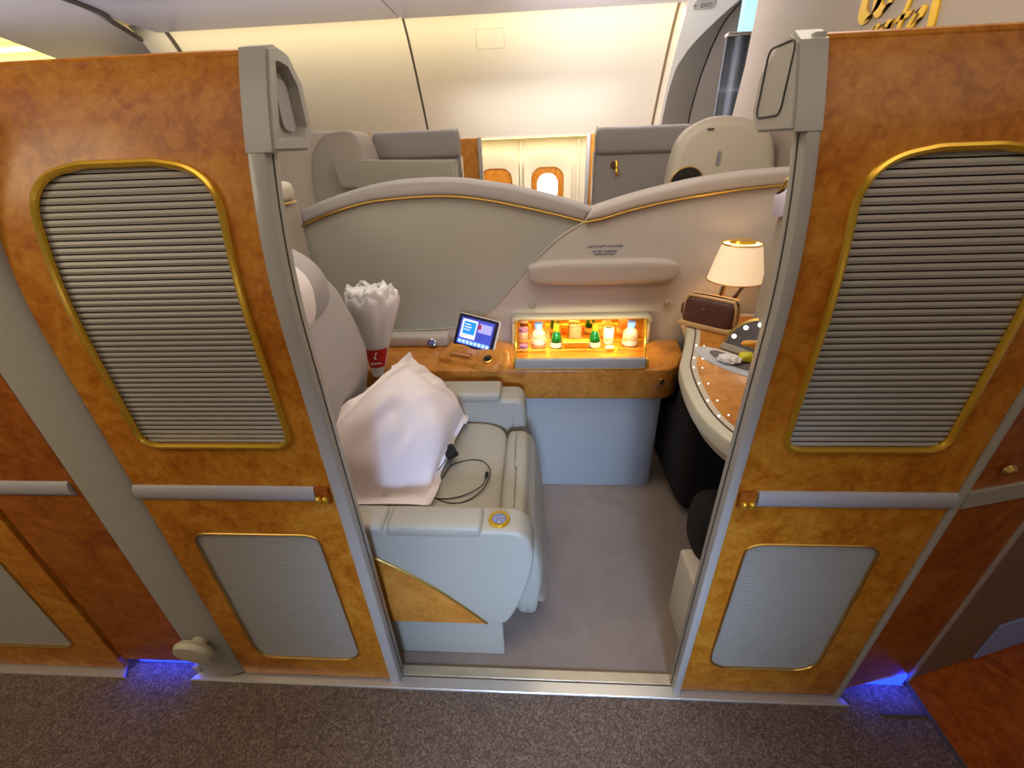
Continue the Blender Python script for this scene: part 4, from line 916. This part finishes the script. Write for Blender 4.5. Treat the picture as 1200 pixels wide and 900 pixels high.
for a in (20, 48, 76, 104, 132, 160):
    a = radians(a); bm = B(); sq(bm, tuple(VM @ Vector((0.115 - 0.092 * cos(a), 0.02 + 0.093 * sin(a), 0.006))), (0.014, 0.014, 0.014), 2, 5); obj('mirror_light', bm, 'ledwhite', van)
for nm, c_, s_, m_, lb_ in (('lime', (0.672, 1.292, 0.742), (0.045, 0.034, 0.032), 'yellow', 'small yellow green item in front of the vanity mirror'), ('wrapper', (0.700, 1.325, 0.775), (0.075, 0.022, 0.018), 'orange', 'orange tube leaning at the vanity mirror')):
    bm = B(); sq(bm, c_, s_, 2.6, 8, fn=lambda q, v: v + Vector((0, 0, 0.004 * noise.noise(q * 2)))); tag(obj('lemon_wedge' if nm == 'lime' else 'orange_tube', bm, m_, ang=60), lb_, nm)

# toiletry bag
TM = Matrix.Translation((0.664, 1.612, 0.724)) @ Matrix.Rotation(radians(-43), 4, 'Z')
tbg = thing('toiletry_bag', 'dark brown leather toiletry bag with tan trim under the lamp', 'bag', (0.664, 1.612, 0.724))
def bagfn(q, v): return Vector((v.x * (1 - 0.05 * (q.z + 1) / 2), v.y * (1.0 - 0.35 * (q.z + 1) / 2), v.z))
bm = B(); sq(bm, (0, 0.0, 0.062), (0.195, 0.098, 0.104), 6, 14, fn=bagfn, mtx=None); bmesh.ops.transform(bm, matrix=TM, verts=bm.verts); obj('body', bm, 'brown', tbg, ang=60)
bm = B(); bx(bm, (-0.100, -0.051, 0.0), (0.100, 0.051, 0.020), 0.006, 2); bmesh.ops.transform(bm, matrix=TM, verts=bm.verts); obj('base_trim', bm, 'tan', tbg)
for yy in (-0.016, 0.016):
    bm = B(); pth = [(-0.094, yy, 0.03), (-0.0945, yy, 0.085), (-0.086, yy, 0.112), (-0.07, yy, 0.1165), (0.07, yy, 0.1165), (0.086, yy, 0.112), (0.0945, yy, 0.085), (0.097, yy, 0.03)]
    tube(bm, smoothpath(pth, 4), 0.0065, 8); bmesh.ops.transform(bm, matrix=TM, verts=bm.verts); obj('piping', bm, 'tan', tbg)
bm = B(); tube(bm, smoothpath([(-0.092, 0, 0.05), (-0.094, 0, 0.10), (-0.07, 0, 0.1175), (0.07, 0, 0.1175), (0.094, 0, 0.10)], 4), 0.005, 6); bmesh.ops.transform(bm, matrix=TM, verts=bm.verts); obj('zipper', bm, 'black_cloth', tbg)
bm = B(); sq(bm, (-0.103, 0, 0.055), (0.024, 0.03, 0.05), 3, 6); bmesh.ops.transform(bm, matrix=TM, verts=bm.verts); obj('side_loop', bm, 'brown', tbg)
bm = B(); nib(bm, [(-0.006, 0.006), (0.0, -0.003)], 0.002, 0, 0.001, Matrix.Identity(4)); nib(bm, [(0.0, -0.003), (0.006, 0.006)], 0.002, 0, 0.001, Matrix.Identity(4))
bmesh.ops.transform(bm, matrix=TM @ Matrix.Translation((-0.01, -0.044, 0.078)) @ Matrix.Rotation(radians(80), 4, 'X'), verts=bm.verts); obj('emblem', bm, 'gold_soft', tbg)

# lamp
lm = thing('wall_lamp', 'lit cream shaded lamp on two curved chrome arms behind the toiletry bag', 'lamp', (0.755, 1.67, 0.88))
LC = (0.752, 1.665)
bm = B(); lathe(bm, [(0.100, 0.893), (0.068, 1.026), (0.067, 1.026), (0.099, 0.893)], (LC[0], LC[1], 0), 36); obj('lamp_shade', bm, 'lampshade', lm)
for r_, z_ in ((0.100, 0.893), (0.068, 1.027)):
    bm = B(); tube(bm, [(LC[0] + r_ * cos(2 * pi * k / 32), LC[1] + r_ * sin(2 * pi * k / 32), z_) for k in range(32)], 0.0028, 6, closed=True); obj('shade_rim', bm, 'gold_soft', lm)
bm = B(); lathe(bm, [(0.030, 1.030), (0.045, 1.030), (0.040, 1.040), (0.0, 1.046)], (LC[0], LC[1], 0), 24); obj('finial_plate', bm, 'gold', lm)
bm = B(); tube(bm, smoothpath([(LC[0] - 0.018, LC[1], 0.95), (LC[0] - 0.030, LC[1] + 0.01, 0.88), (LC[0] - 0.028, LC[1] + 0.03, 0.80), (LC[0] - 0.02, LC[1] + 0.05, 0.7235)], 6), 0.011, 10); obj('arm', bm, 'chrome', lm)
bm = B(); tube(bm, smoothpath([(LC[0] + 0.02, LC[1], 0.95), (LC[0] + 0.045, LC[1] + 0.01, 0.88), (LC[0] + 0.022, LC[1] + 0.03, 0.80), (LC[0] - 0.005, LC[1] + 0.05, 0.7235)], 6), 0.011, 10); obj('arm', bm, 'chrome', lm)
bm = B(); sq(bm, (LC[0], LC[1], 0.955), (0.04, 0.04, 0.05), 2, 6); obj('bulb', bm, 'bulb', lm)
pl = bpy.data.lights.new('lamp_bulb', 'POINT'); pl.energy = 0.45; pl.color = (1, 0.72, 0.42); pl.shadow_soft_size = 0.03; po_ = bpy.data.objects.new('lamp_bulb', pl); COL.objects.link(po_); po_.location = (LC[0], LC[1], 0.99)

# black bag in the footwell
def blk(q, v):
    n_ = noise.noise(Vector((q.x * 1.5, q.y * 1.5, q.z * 1.8)))
    y = v.y
    if v.z > 0.10: y = min(y, -0.075 + 0.02 * n_)
    return Vector((v.x + 0.006 * n_ + (0.03 * (q.z < 0) * abs(q.z) ** 3 if q.x < 0 else 0), y + 0.012 * n_, v.z))
bkb = thing('travel_bag', 'soft black bag standing in the dark footwell under the side desk', 'bag', (0.74, 1.53, 0))
bm = B(); sq(bm, (0.738, 1.540, 0.315), (0.395, 0.46, 0.625), 7, 22, fn=blk); obj('body', bm, 'black_cloth', bkb, ang=80)
bm = B(); tube(bm, smoothpath([(0.585, 1.36, 0.55), (0.570, 1.40, 0.40), (0.58, 1.37, 0.22), (0.60, 1.35, 0.12)], 5), 0.006, 6); obj('strap', bm, 'black', bkb)
t = thing('storage_box', 'small ivory storage box with a black item beside the right door edge', 'box', (0.45, 0.86, 0))
bm = B(); bx(bm, (0.425, 0.78, 0.0), (0.56, 0.92, 0.285), 0.012, 3); obj('box_body', bm, 'plastic', t)
bm = B(); sq(bm, (0.51, 0.93, 0.36), (0.12, 0.16, 0.22), 3, 8); obj('black_case', bm, 'black_cloth', t)

# screen panel and reading lamp on the suite front
tv = thing('screen_panel', 'grey edge of the screen panel standing above the side desk', 'screen', (0.75, 1.1, 0.86))
bm = B(); prism(bm, [(0.722, 1.405), (0.752, 1.41), (0.78, 0.80), (0.76, 0.78), (0.748, 0.80)], 'z', 0.82, 1.175, 0.003, 1); obj('panel', bm, 'leather', tv)
bm = B(); prism(bm, [(0.7262, 1.322), (0.7278, 1.322), (0.7470, 0.84), (0.7455, 0.84)], 'z', 0.868, 1.12); obj('dark_screen', bm, 'darkglass', tv)
bm = B(); tube(bm, [(0.7255, 1.328, 0.862), (0.7255, 1.328, 1.125)], 0.0025, 6); obj('gold_edge', bm, 'gold_soft', tv)
bm = B(); bx(bm, (0.765, 0.79, 0.72), (0.94, 1.40, 1.16)); obj('cabinet', bm, 'plastic2', tv)
rl = thing('reading_lamp', 'lavender grey cone shaped reading lamp at the top right of the suite', 'lamp', (0.70, 1.40, 1.19))
bm = B(); lathe(bm, [(0.012, 0.035), (0.020, 0.030), (0.043, -0.020), (0.038, -0.022), (0.0, -0.015)], (0.722, 1.385, 1.195), 26, Matrix.Rotation(radians(-35), 4, 'Y')); obj('lamp_head', bm, 'lavender', rl)
bm = B(); tube(bm, smoothpath([(0.700, 1.385, 1.225), (0.715, 1.375, 1.262), (0.755, 1.36, 1.262), (0.79, 1.35, 1.19), (0.79, 1.35, 1.160)], 5), 0.005, 8); obj('lamp_arm', bm, 'gold_soft', rl)

# ============================================================ NEIGHBOURING SUITE (beyond the partition)
def shell_dome(label, cx, cy, w_, d_, ztop, m):
    t = thing('seat_shell', label, 'seat shell', (cx, cy, 0))
    bm = B(); sq(bm, (cx, cy, ztop - 0.6), (w_, d_, 1.2), 5.0, 22, fn=lambda q, v: Vector((v.x, v.y, v.z if q.z < 0 else v.z))); o = obj('shell', bm, m, t, ang=80); return t
# right dome
t = thing('seat_shell', 'large beige domed seat shell behind the right of the partition', 'seat shell', (0.85, 2.3, 0))
DP = sp2([(0.60, 1.18), (0.612, 1.30), (0.640, 1.385), (0.70, 1.440), (0.78, 1.460), (0.88, 1.452), (0.96, 1.425), (1.02, 1.375), (1.055, 1.29), (1.075, 1.18)], 6)
bm = B(); prism(bm, [(0.60, 0.0)] + DP + [(1.08, 0.0)], 'y', 2.22, 2.62, 0.045, 5)
for v in bm.verts: v.co.x = min(1.095, 0.602 + (v.co.x - 0.60) * 1.03 + max(0, v.co.y - 2.22) * 0.22)
sh = obj('shell', bm, 'plastic', t, ang=60)
bm = B(); prism(bm, rrect(0.806, 0.822, 1.268, 1.325, 0.007), 'y', 2.212, 2.224, 0.001, 1); obj('reading_slot', bm, 'leather', sh)
bm = B(); prism(bm, rrect(0.809, 0.819, 1.274, 1.319, 0.005), 'y', 2.2105, 2.2125); obj('slot_recess', bm, 'curtain', sh)
bm = B(); prism(bm, rrect(0.745, 0.775, 1.408, 1.413, 0.002, 2), 'y', 2.212, 2.224); obj('small_slot', bm, 'seam', sh)
sm = [(0.61 + 0.0, 1.18)] + [(0.685 - 0.073 * cos(pi * k / 14), 1.195 + 0.070 * sin(pi * k / 14)) for k in range(15)] + [(0.758, 1.18)]
bm = B(); prism(bm, sm, 'y', 2.205, 2.222); obj('arched_screen', bm, 'darkglass', sh)
bm = B(); tube(bm, [(x, 2.204, z) for x, z in sm], 0.0035, 6); obj('arch_rim', bm, 'gold_soft', sh)
# left shell, two nested rounded forms
t = thing('seat_shell', 'large beige rounded seat shell behind the left of the partition', 'seat shell', (-1.1, 2.7, 0))
SP = sp2([(-1.285, 1.0), (-1.275, 1.25), (-1.24, 1.38), (-1.16, 1.462), (-1.06, 1.483), (-0.99, 1.474), (-0.965, 1.44), (-0.945, 1.36), (-0.915, 1.2), (-0.90, 1.0)], 6)
bm = B(); prism(bm, [(-1.285, 0.0)] + SP + [(-0.90, 0.0)], 'y', 2.60, 2.86, 0.03, 4); sh = obj('shell', bm, 'plastic2', t, ang=60)
SQ = sp2([(-1.95, 0.8), (-1.95, 1.40), (-1.80, 1.475), (-1.4, 1.49), (-1.15, 1.487), (-1.05, 1.47), (-1.02, 1.3), (-1.02, 0.8)], 6)
bm = B(); prism(bm, [(-1.95, 0.0)] + SQ + [(-1.02, 0.0)], 'y', 2.68, 2.87, 0.04, 4); obj('outer_shell', bm, 'plastic', sh, ang=60)
# grey wall panels with padded rolls and coat hooks
def hook(x, y, z, parent, s=1.0):
    bm = B(); lathe(bm, [(0, 0.006), (0.020 * s, 0.004), (0.022 * s, 0)], (x - 0.012 * s, y, z + 0.012 * s), 16, Matrix.Rotation(radians(90), 4, 'X')); h = obj('hook_plate', bm, mat('hook_bronze', srgb(120, 90, 80), 0.35, metal=0.7), parent)
    bm = B(); tube(bm, smoothpath([(x, y - 0.006, z + 0.036 * s), (x + 0.004, y - 0.014, z + 0.012 * s), (x + 0.004, y - 0.016, z - 0.016 * s), (x + 0.006, y - 0.026, z - 0.038 * s), (x + 0.006, y - 0.036, z - 0.030 * s)], 4), 0.0085 * s, 8); obj('hook_prong', bm, 'gold', h)
t = thing('neighbour_wall', 'grey panel with a padded roll and gold coat hook beyond the partition right', 'wall panel', (0.58, 2.93, 0))
bm = B(); bx(bm, (0.345, 2.93, 0.0), (0.90, 2.97, 1.335), 0.004, 1); obj('panel', bm, 'leather2', t)
bm = B(); bx(bm, (0.350, 2.895, 1.318), (0.90, 2.99, 1.460), 0.03, 4); obj('padded_roll', bm, 'leather2', t, ang=60)
bm = B(); tube(bm, smoothpath([(0.345, 2.90, 1.33), (0.341, 2.89, 1.42), (0.350, 2.895, 1.462)], 4), 0.006, 6); bx(bm, (0.336, 2.915, 0.0), (0.345, 2.955, 1.34)); obj('edge_trim', bm, 'alu', t)
hook(0.475, 2.928, 1.248, t)
t = thing('neighbour_wall', 'grey panel with a padded roll left of the cabin windows', 'wall panel', (-0.75, 2.93, 0))
bm = B(); bx(bm, (-0.99, 2.93, 0.0), (-0.468, 2.97, 1.345), 0.004, 1); obj('panel', bm, 'leather2', t)
bm = B(); bx(bm, (-0.99, 2.895, 1.332), (-0.468, 2.99, 1.484), 0.03, 4); obj('padded_roll', bm, 'leather2', t, ang=60)
bm = B(); bx(bm, (-1.09, 2.90, 0.0), (-0.985, 2.96, 1.455), 0.006, 2); obj('side_panel', bm, 'leather', t)
bm = B(); tube(bm, smoothpath([(-0.462, 2.90, 1.34), (-0.458, 2.89, 1.44), (-0.468, 2.895, 1.482)], 4), 0.006, 6); bx(bm, (-0.467, 2.915, 0.0), (-0.458, 2.955, 1.34)); obj('edge_trim', bm, 'alu', t)
bm = B(); tube(bm, [(-1.07, 2.92, 1.462), (-1.0, 2.92, 1.476)], 0.004, 6); obj('gold_stub', bm, 'gold_soft', t)
hook(-0.447, 2.498, 1.225, t, 0.6)
# cushioned ledge in front of the left panel
LP = [(-1.31, 1.345), (-0.515, 1.320), (-0.512, -0.27), (-1.05, -0.27), (-1.06, 1.12), (-1.10, 1.14), (-1.17, 1.172), (-1.26, 1.175), (-1.29, 1.20)]
LPw = [(x * 0.835, max(0.0, (z - 1.35) * 0.835 + 1.35)) for x, z in LP]
t = thing('neighbour_ledge', 'taupe cushioned ledge with arched recess beyond the partition left', 'ledge', (-0.85, 2.86, 0))
bm = B(); prism(bm, LPw, 'y', 2.50, 2.585, 0.018, 4); lo = obj('ledge', bm, 'leather', t, ang=60)
ar = [(-0.98, 1.12)] + [(-0.86 - 0.115 * cos(pi * k / 12), 1.145 + 0.085 * sin(pi * k / 12)) for k in range(13)] + [(-0.735, 1.12)]
bm = B(); prism(bm, [(x * 0.889, (z - 1.35) * 0.889 + 1.35) for x, z in ar], 'y', 2.496, 2.51, 0.003, 1); obj('arched_recess', bm, 'curtain', lo)
# across-the-aisle burl door edges
for xa, xb, gx, lab in ((-1.6, -0.445, 1, 'burl door edge left of the two round windows'), (0.395, 1.5, -1, 'burl door edge right of the two round windows')):
    t = thing('far_door', lab, 'door', ((xa + xb) / 2, 3.65, 0))
    bm = B(); bx(bm, (xa, 3.65, 0.0), (xb, 3.68, 1.452), 0.003, 1); obj('veneer_panel', bm, 'burl3', t)
    gx0, gx1 = (xb, xb + 0.028) if gx > 0 else (xa - 0.028, xa)
    bm = B(); bx(bm, (gx0, 3.64, 0.0), (gx1, 3.70, 1.455), 0.004, 1); obj('edge_post', bm, 'grey', t)

# ============================================================ FORWARD RIGHT: DOOR SURROUND, CURTAIN, BULKHEAD
def fus2(s, off=0.0):
    P_ = [(3.30, 2.62), (3.62, 2.42), (3.92, 2.16), (4.16, 1.88), (4.32, 1.62), (4.42, 1.38), (4.46, 1.10)]
    k = s * (len(P_) - 1); i = min(int(k), len(P_) - 2); f = k - i
    a, b = Vector(P_[i]), Vector(P_[i + 1]); return a.lerp(b, f)
ARCP = [fus2(k / 24) for k in range(25)]
ARCP = [Vector((q.x, q.y)) for q in smoothpath([(3.05, 2.66, 0), (3.45, 2.50, 0), (3.80, 2.26, 0), (4.06, 1.98, 0), (4.25, 1.68, 0), (4.36, 1.38, 0), (4.40, 1.0, 0)], 6)]
def curved_strip(name, xa, xb, d0, d1, m, label, kind=True, th=0.03):
    bm = B(); t = bmesh.new(); rows = []
    n = len(ARCP)
    for i, p in enumerate(ARCP):
        xs_ = i / 6.0; xa_, xb_ = xa(xs_), xb(xs_)
        dd = (ARCP[min(i + 1, n - 1)] - ARCP[max(i - 1, 0)]).normalized(); nr = Vector((-dd.y, dd.x)) * -1
        nr = Vector((abs(nr.x), abs(nr.y)))
        a, b = p + nr * d0, p + nr * d1; a2, b2 = a + nr * th, b + nr * th
        rows.append([t.verts.new((xa_, a.x, a.y)), t.verts.new((xb_, b.x, b.y)), t.verts.new((xb_, b2.x, b2.y)), t.verts.new((xa_, a2.x, a2.y))])
    for a, b in zip(rows, rows[1:]):
        for k in range(4): t.faces.new((a[k], a[(k + 1) % 4], b[(k + 1) % 4], b[k]))
    t.faces.new(rows[0][::-1]); t.faces.new(rows[-1]); bmesh.ops.recalc_face_normals(t, faces=t.faces[:]); merge(bm, t)
    return struct(name, bm, m, label, 'trim')
def pw(tab):
    def f_(s_):
        if s_ <= tab[0][0]: return tab[0][1] + (tab[0][0] - s_) * (tab[0][1] - tab[1][1]) / (tab[1][0] - tab[0][0])
        for (a, xa), (b, xb) in zip(tab, tab[1:]):
            if s_ <= b: return xa + (xb - xa) * (s_ - a) / (b - a)
        return tab[-1][1]
    return f_
CRE = pw([(2.0, 1.455), (2.21, 1.372), (2.57, 1.25), (2.93, 1.145), (3.31, 1.080), (3.8, 1.062), (4.5, 1.062)])
GAP = pw([(2.3, 1.62), (2.50, 1.53), (2.71, 1.453), (2.93, 1.413), (3.28, 1.385), (3.82, 1.363), (4.45, 1.356)])
K_ = lambda v: (lambda s_: v)
curved_strip('trim_10', K_(1.040), CRE, 0.0, 0.0, 'cream', 'pale curved frame of the aircraft door right of the bronze strip', th=0.34)
curved_strip('trim_11', CRE, GAP, 0.0, 0.25, 'plastic', 'beige sloping reveal inside the curved door frame')
curved_strip('trim_12', GAP, lambda s_: GAP(s_) + 0.012, 0.252, 0.252, 'black', 'thin black gap beside the aircraft door', th=0.01)
curved_strip('trim_13', lambda s_: GAP(s_) + 0.012, lambda s_: max(1.75, GAP(s_) + 0.1), 0.25, 0.25, 'plastic2', 'curved beige aircraft door lining')
# exit sign on the frame
i = 10; p = ARCP[12]; q = ARCP[15]; dd = (q - p).normalized(); ang = math.atan2(dd.y, dd.x)
cpt = (p + q) / 2
EX = Matrix.Translation((1.17, cpt.x - 0.004, cpt.y)) @ Matrix.Rotation(math.atan2(-(q.y - p.y), -(q.x - p.x)) , 4, 'X') @ Matrix.Rotation(0, 4, 'Z')
ex = thing('exit_sign', 'pale raised exit sign plate on the curved door frame', 'sign', (1.17, cpt.x, cpt.y))
dirv = Vector((0, -(q.x - p.x), -(q.y - p.y))).normalized()      # up along the arc
nrm = Vector((0, -abs(dirv.z), -abs(dirv.y))).normalized()
if abs(nrm.dot(dirv)) > 0.01: nrm = Vector((1, 0, 0)).cross(dirv).normalized()
if nrm.y > 0: nrm = -nrm
EXM = Matrix(((1, dirv.x, nrm.x, 1.15), (0, dirv.y, nrm.y, cpt.x), (0, dirv.z, nrm.z, cpt.y), (0, 0, 0, 1)))
bm = B(); prism(bm, rrect(-0.075, 0.075, -0.03, 0.03, 0.025), 'z', -0.004, 0.006, 0.003, 1); bmesh.ops.transform(bm, matrix=EXM, verts=bm.verts); pt_ = obj('sign_plate', bm, 'plastic2', ex)
bm = text_bm('EXIT', 0.036, EXM @ Matrix.Translation((0.01, 0, 0.007)), 0.001); prism(bm, [(-0.062, -0.008), (-0.062, 0.008), (-0.048, 0)], 'z', 0.006, 0.0075) if False else None
obj('sign_text', bm, 'seam', pt_)
tt = B(); prism(tt, [(-0.066, 0.008), (-0.066, -0.008), (-0.052, 0.0)], 'z', 0.005, 0.0075); bmesh.ops.transform(tt, matrix=EXM, verts=tt.verts); obj('sign_arrow', tt, 'seam', pt_, False)
# bulkhead with gold emblem
ED = sp2([(2.02, 2.4), (2.16, 2.02), (2.34, 1.84), (2.52, 1.66), (2.70, 1.54), (2.80, 1.40), (2.86, 1.2), (2.90, 0.9)], 5)
bm = B(); prism(bm, [(0.95, 0.0), (0.95, 2.6), (2.84, 2.6), (2.84, 1.9), (2.85, 1.7), (2.90, 1.5), (2.95, 1.2), (2.95, 0.0)], 'x', 1.10, 1.14, 0.004, 1); struct('wall_right', bm, 'bulkhead', 'beige bulkhead wall carrying the gold lettering')
# slate curtain and blue lit gap
t = thing('galley_curtain', 'slate grey curtain hanging between aircraft door and bulkhead', 'curtain', (1.5, 3.4, 0))
tt = bmesh.new(); rows = []
for k in range(41):
    u = k / 40; x = 1.072 + 0.42 * u; y = 3.10 + 0.018 * sin(u * 26)
    rows.append([tt.verts.new((x, y, 0.002)), tt.verts.new((x, y, 1.885))])
for a, b in zip(rows, rows[1:]): tt.faces.new((a[0], b[0], b[1], a[1]))
bm = B(); merge(bm, tt); co = obj('cloth', bm, 'curtain', t); sm_ = co.modifiers.new('s', 'SOLIDIFY'); sm_.thickness = 0.006
bm = B(); bx(bm, (1.065, 3.07, 1.88), (1.56, 3.13, 1.895), 0.003, 1); obj('pelmet', bm, 'plastic2', t)
t = thing('mood_light_panel', 'cyan lit ceiling light panel glimpsed past the bulkhead', 'light', (1.7, 3.3, 2.2))
bm = B(); bx(bm, (1.23, 3.36, 1.90), (1.42, 3.40, 2.22)); obj('diffuser', bm, 'cyanlight', t, False)
# gold lettering on the bulkhead, reading from far to near
lg = thing('gold_lettering', 'gold raised airline lettering and calligraphy on the beige bulkhead', 'sign', (1.10, 1.75, 1.66))
LM = Matrix(((0, 0, -1, 1.099), (-1, 0, 0, 1.90), (0, 1, 0, 1.590), (0, 0, 0, 1)))   # local x -> -Y, local y -> Z, local z -> -X
def letter(name, strokes, w_=0.018):
    bm = B()
    for s_ in strokes: nib(bm, s_, w_, radians(35), 0.006, LM)
    obj(name, bm, 'gold_letter', lg)
H = 0.075
letter('letter_i', [[(0.0, 0.0), (0.012, H)], [(0.020, H + 0.028), (0.026, H + 0.040)]])
letter('letter_r', [[(0.045, 0.0), (0.060, H)], [(0.056, 0.05), (0.075, H), (0.092, H - 0.004)]])
letter('letter_a', [[(0.145, H - 0.005), (0.120, H), (0.100, 0.04), (0.108, 0.004), (0.135, 0.020), (0.150, H)], [(0.150, H), (0.140, 0.02), (0.158, 0.004)]])
letter('letter_t', [[(0.205, H + 0.045), (0.190, 0.05), (0.186, 0.01), (0.205, 0.004), (0.214, 0.012)], [(0.172, H), (0.225, H + 0.003)]])
letter('letter_e', [[(0.232, 0.035), (0.268, 0.055), (0.272, H), (0.252, H + 0.002), (0.230, 0.04), (0.236, 0.006), (0.262, 0.004), (0.280, 0.022)]])
letter('letter_s', [[(0.345, H + 0.035), (0.352, H + 0.050), (0.330, H + 0.048), (0.312, H + 0.02), (0.318, 0.055), (0.322, 0.02), (0.300, 0.0), (0.288, 0.008)]], 0.022)
letter('calligraphy', [[(-0.02, 0.18), (-0.015, 0.13), (0.02, 0.108), (0.055, 0.13), (0.075, 0.20), (0.085, 0.26)], [(0.03, 0.24), (0.055, 0.20), (0.05, 0.145), (0.085, 0.112), (0.125, 0.145), (0.145, 0.23)], [(0.0, 0.24), (0.03, 0.28), (0.07, 0.25)]], 0.030)

for o in list(SC.objects):
    n = o.name.split('.')[0]
    G = {'sliding_door': 'sliding door halves', 'suite_wall': 'burl wall panels along the aisle', 'wall_post': 'thin wall posts at the right', 'door_sill': 'metal door tracks', 'floor_light': 'blue floor lights', 'seat_shell': 'seat shells of the neighbouring suite', 'neighbour_wall': 'grey padded panels of the neighbouring suite', 'far_door': 'burl door edges across the far aisle', 'cove_light': 'yellow cove lights', 'water_bottle': 'bottles in the minibar', 'green_bottle': 'green bottles in the minibar'}
    if o.parent is None and n in G: o['group'] = G[n]
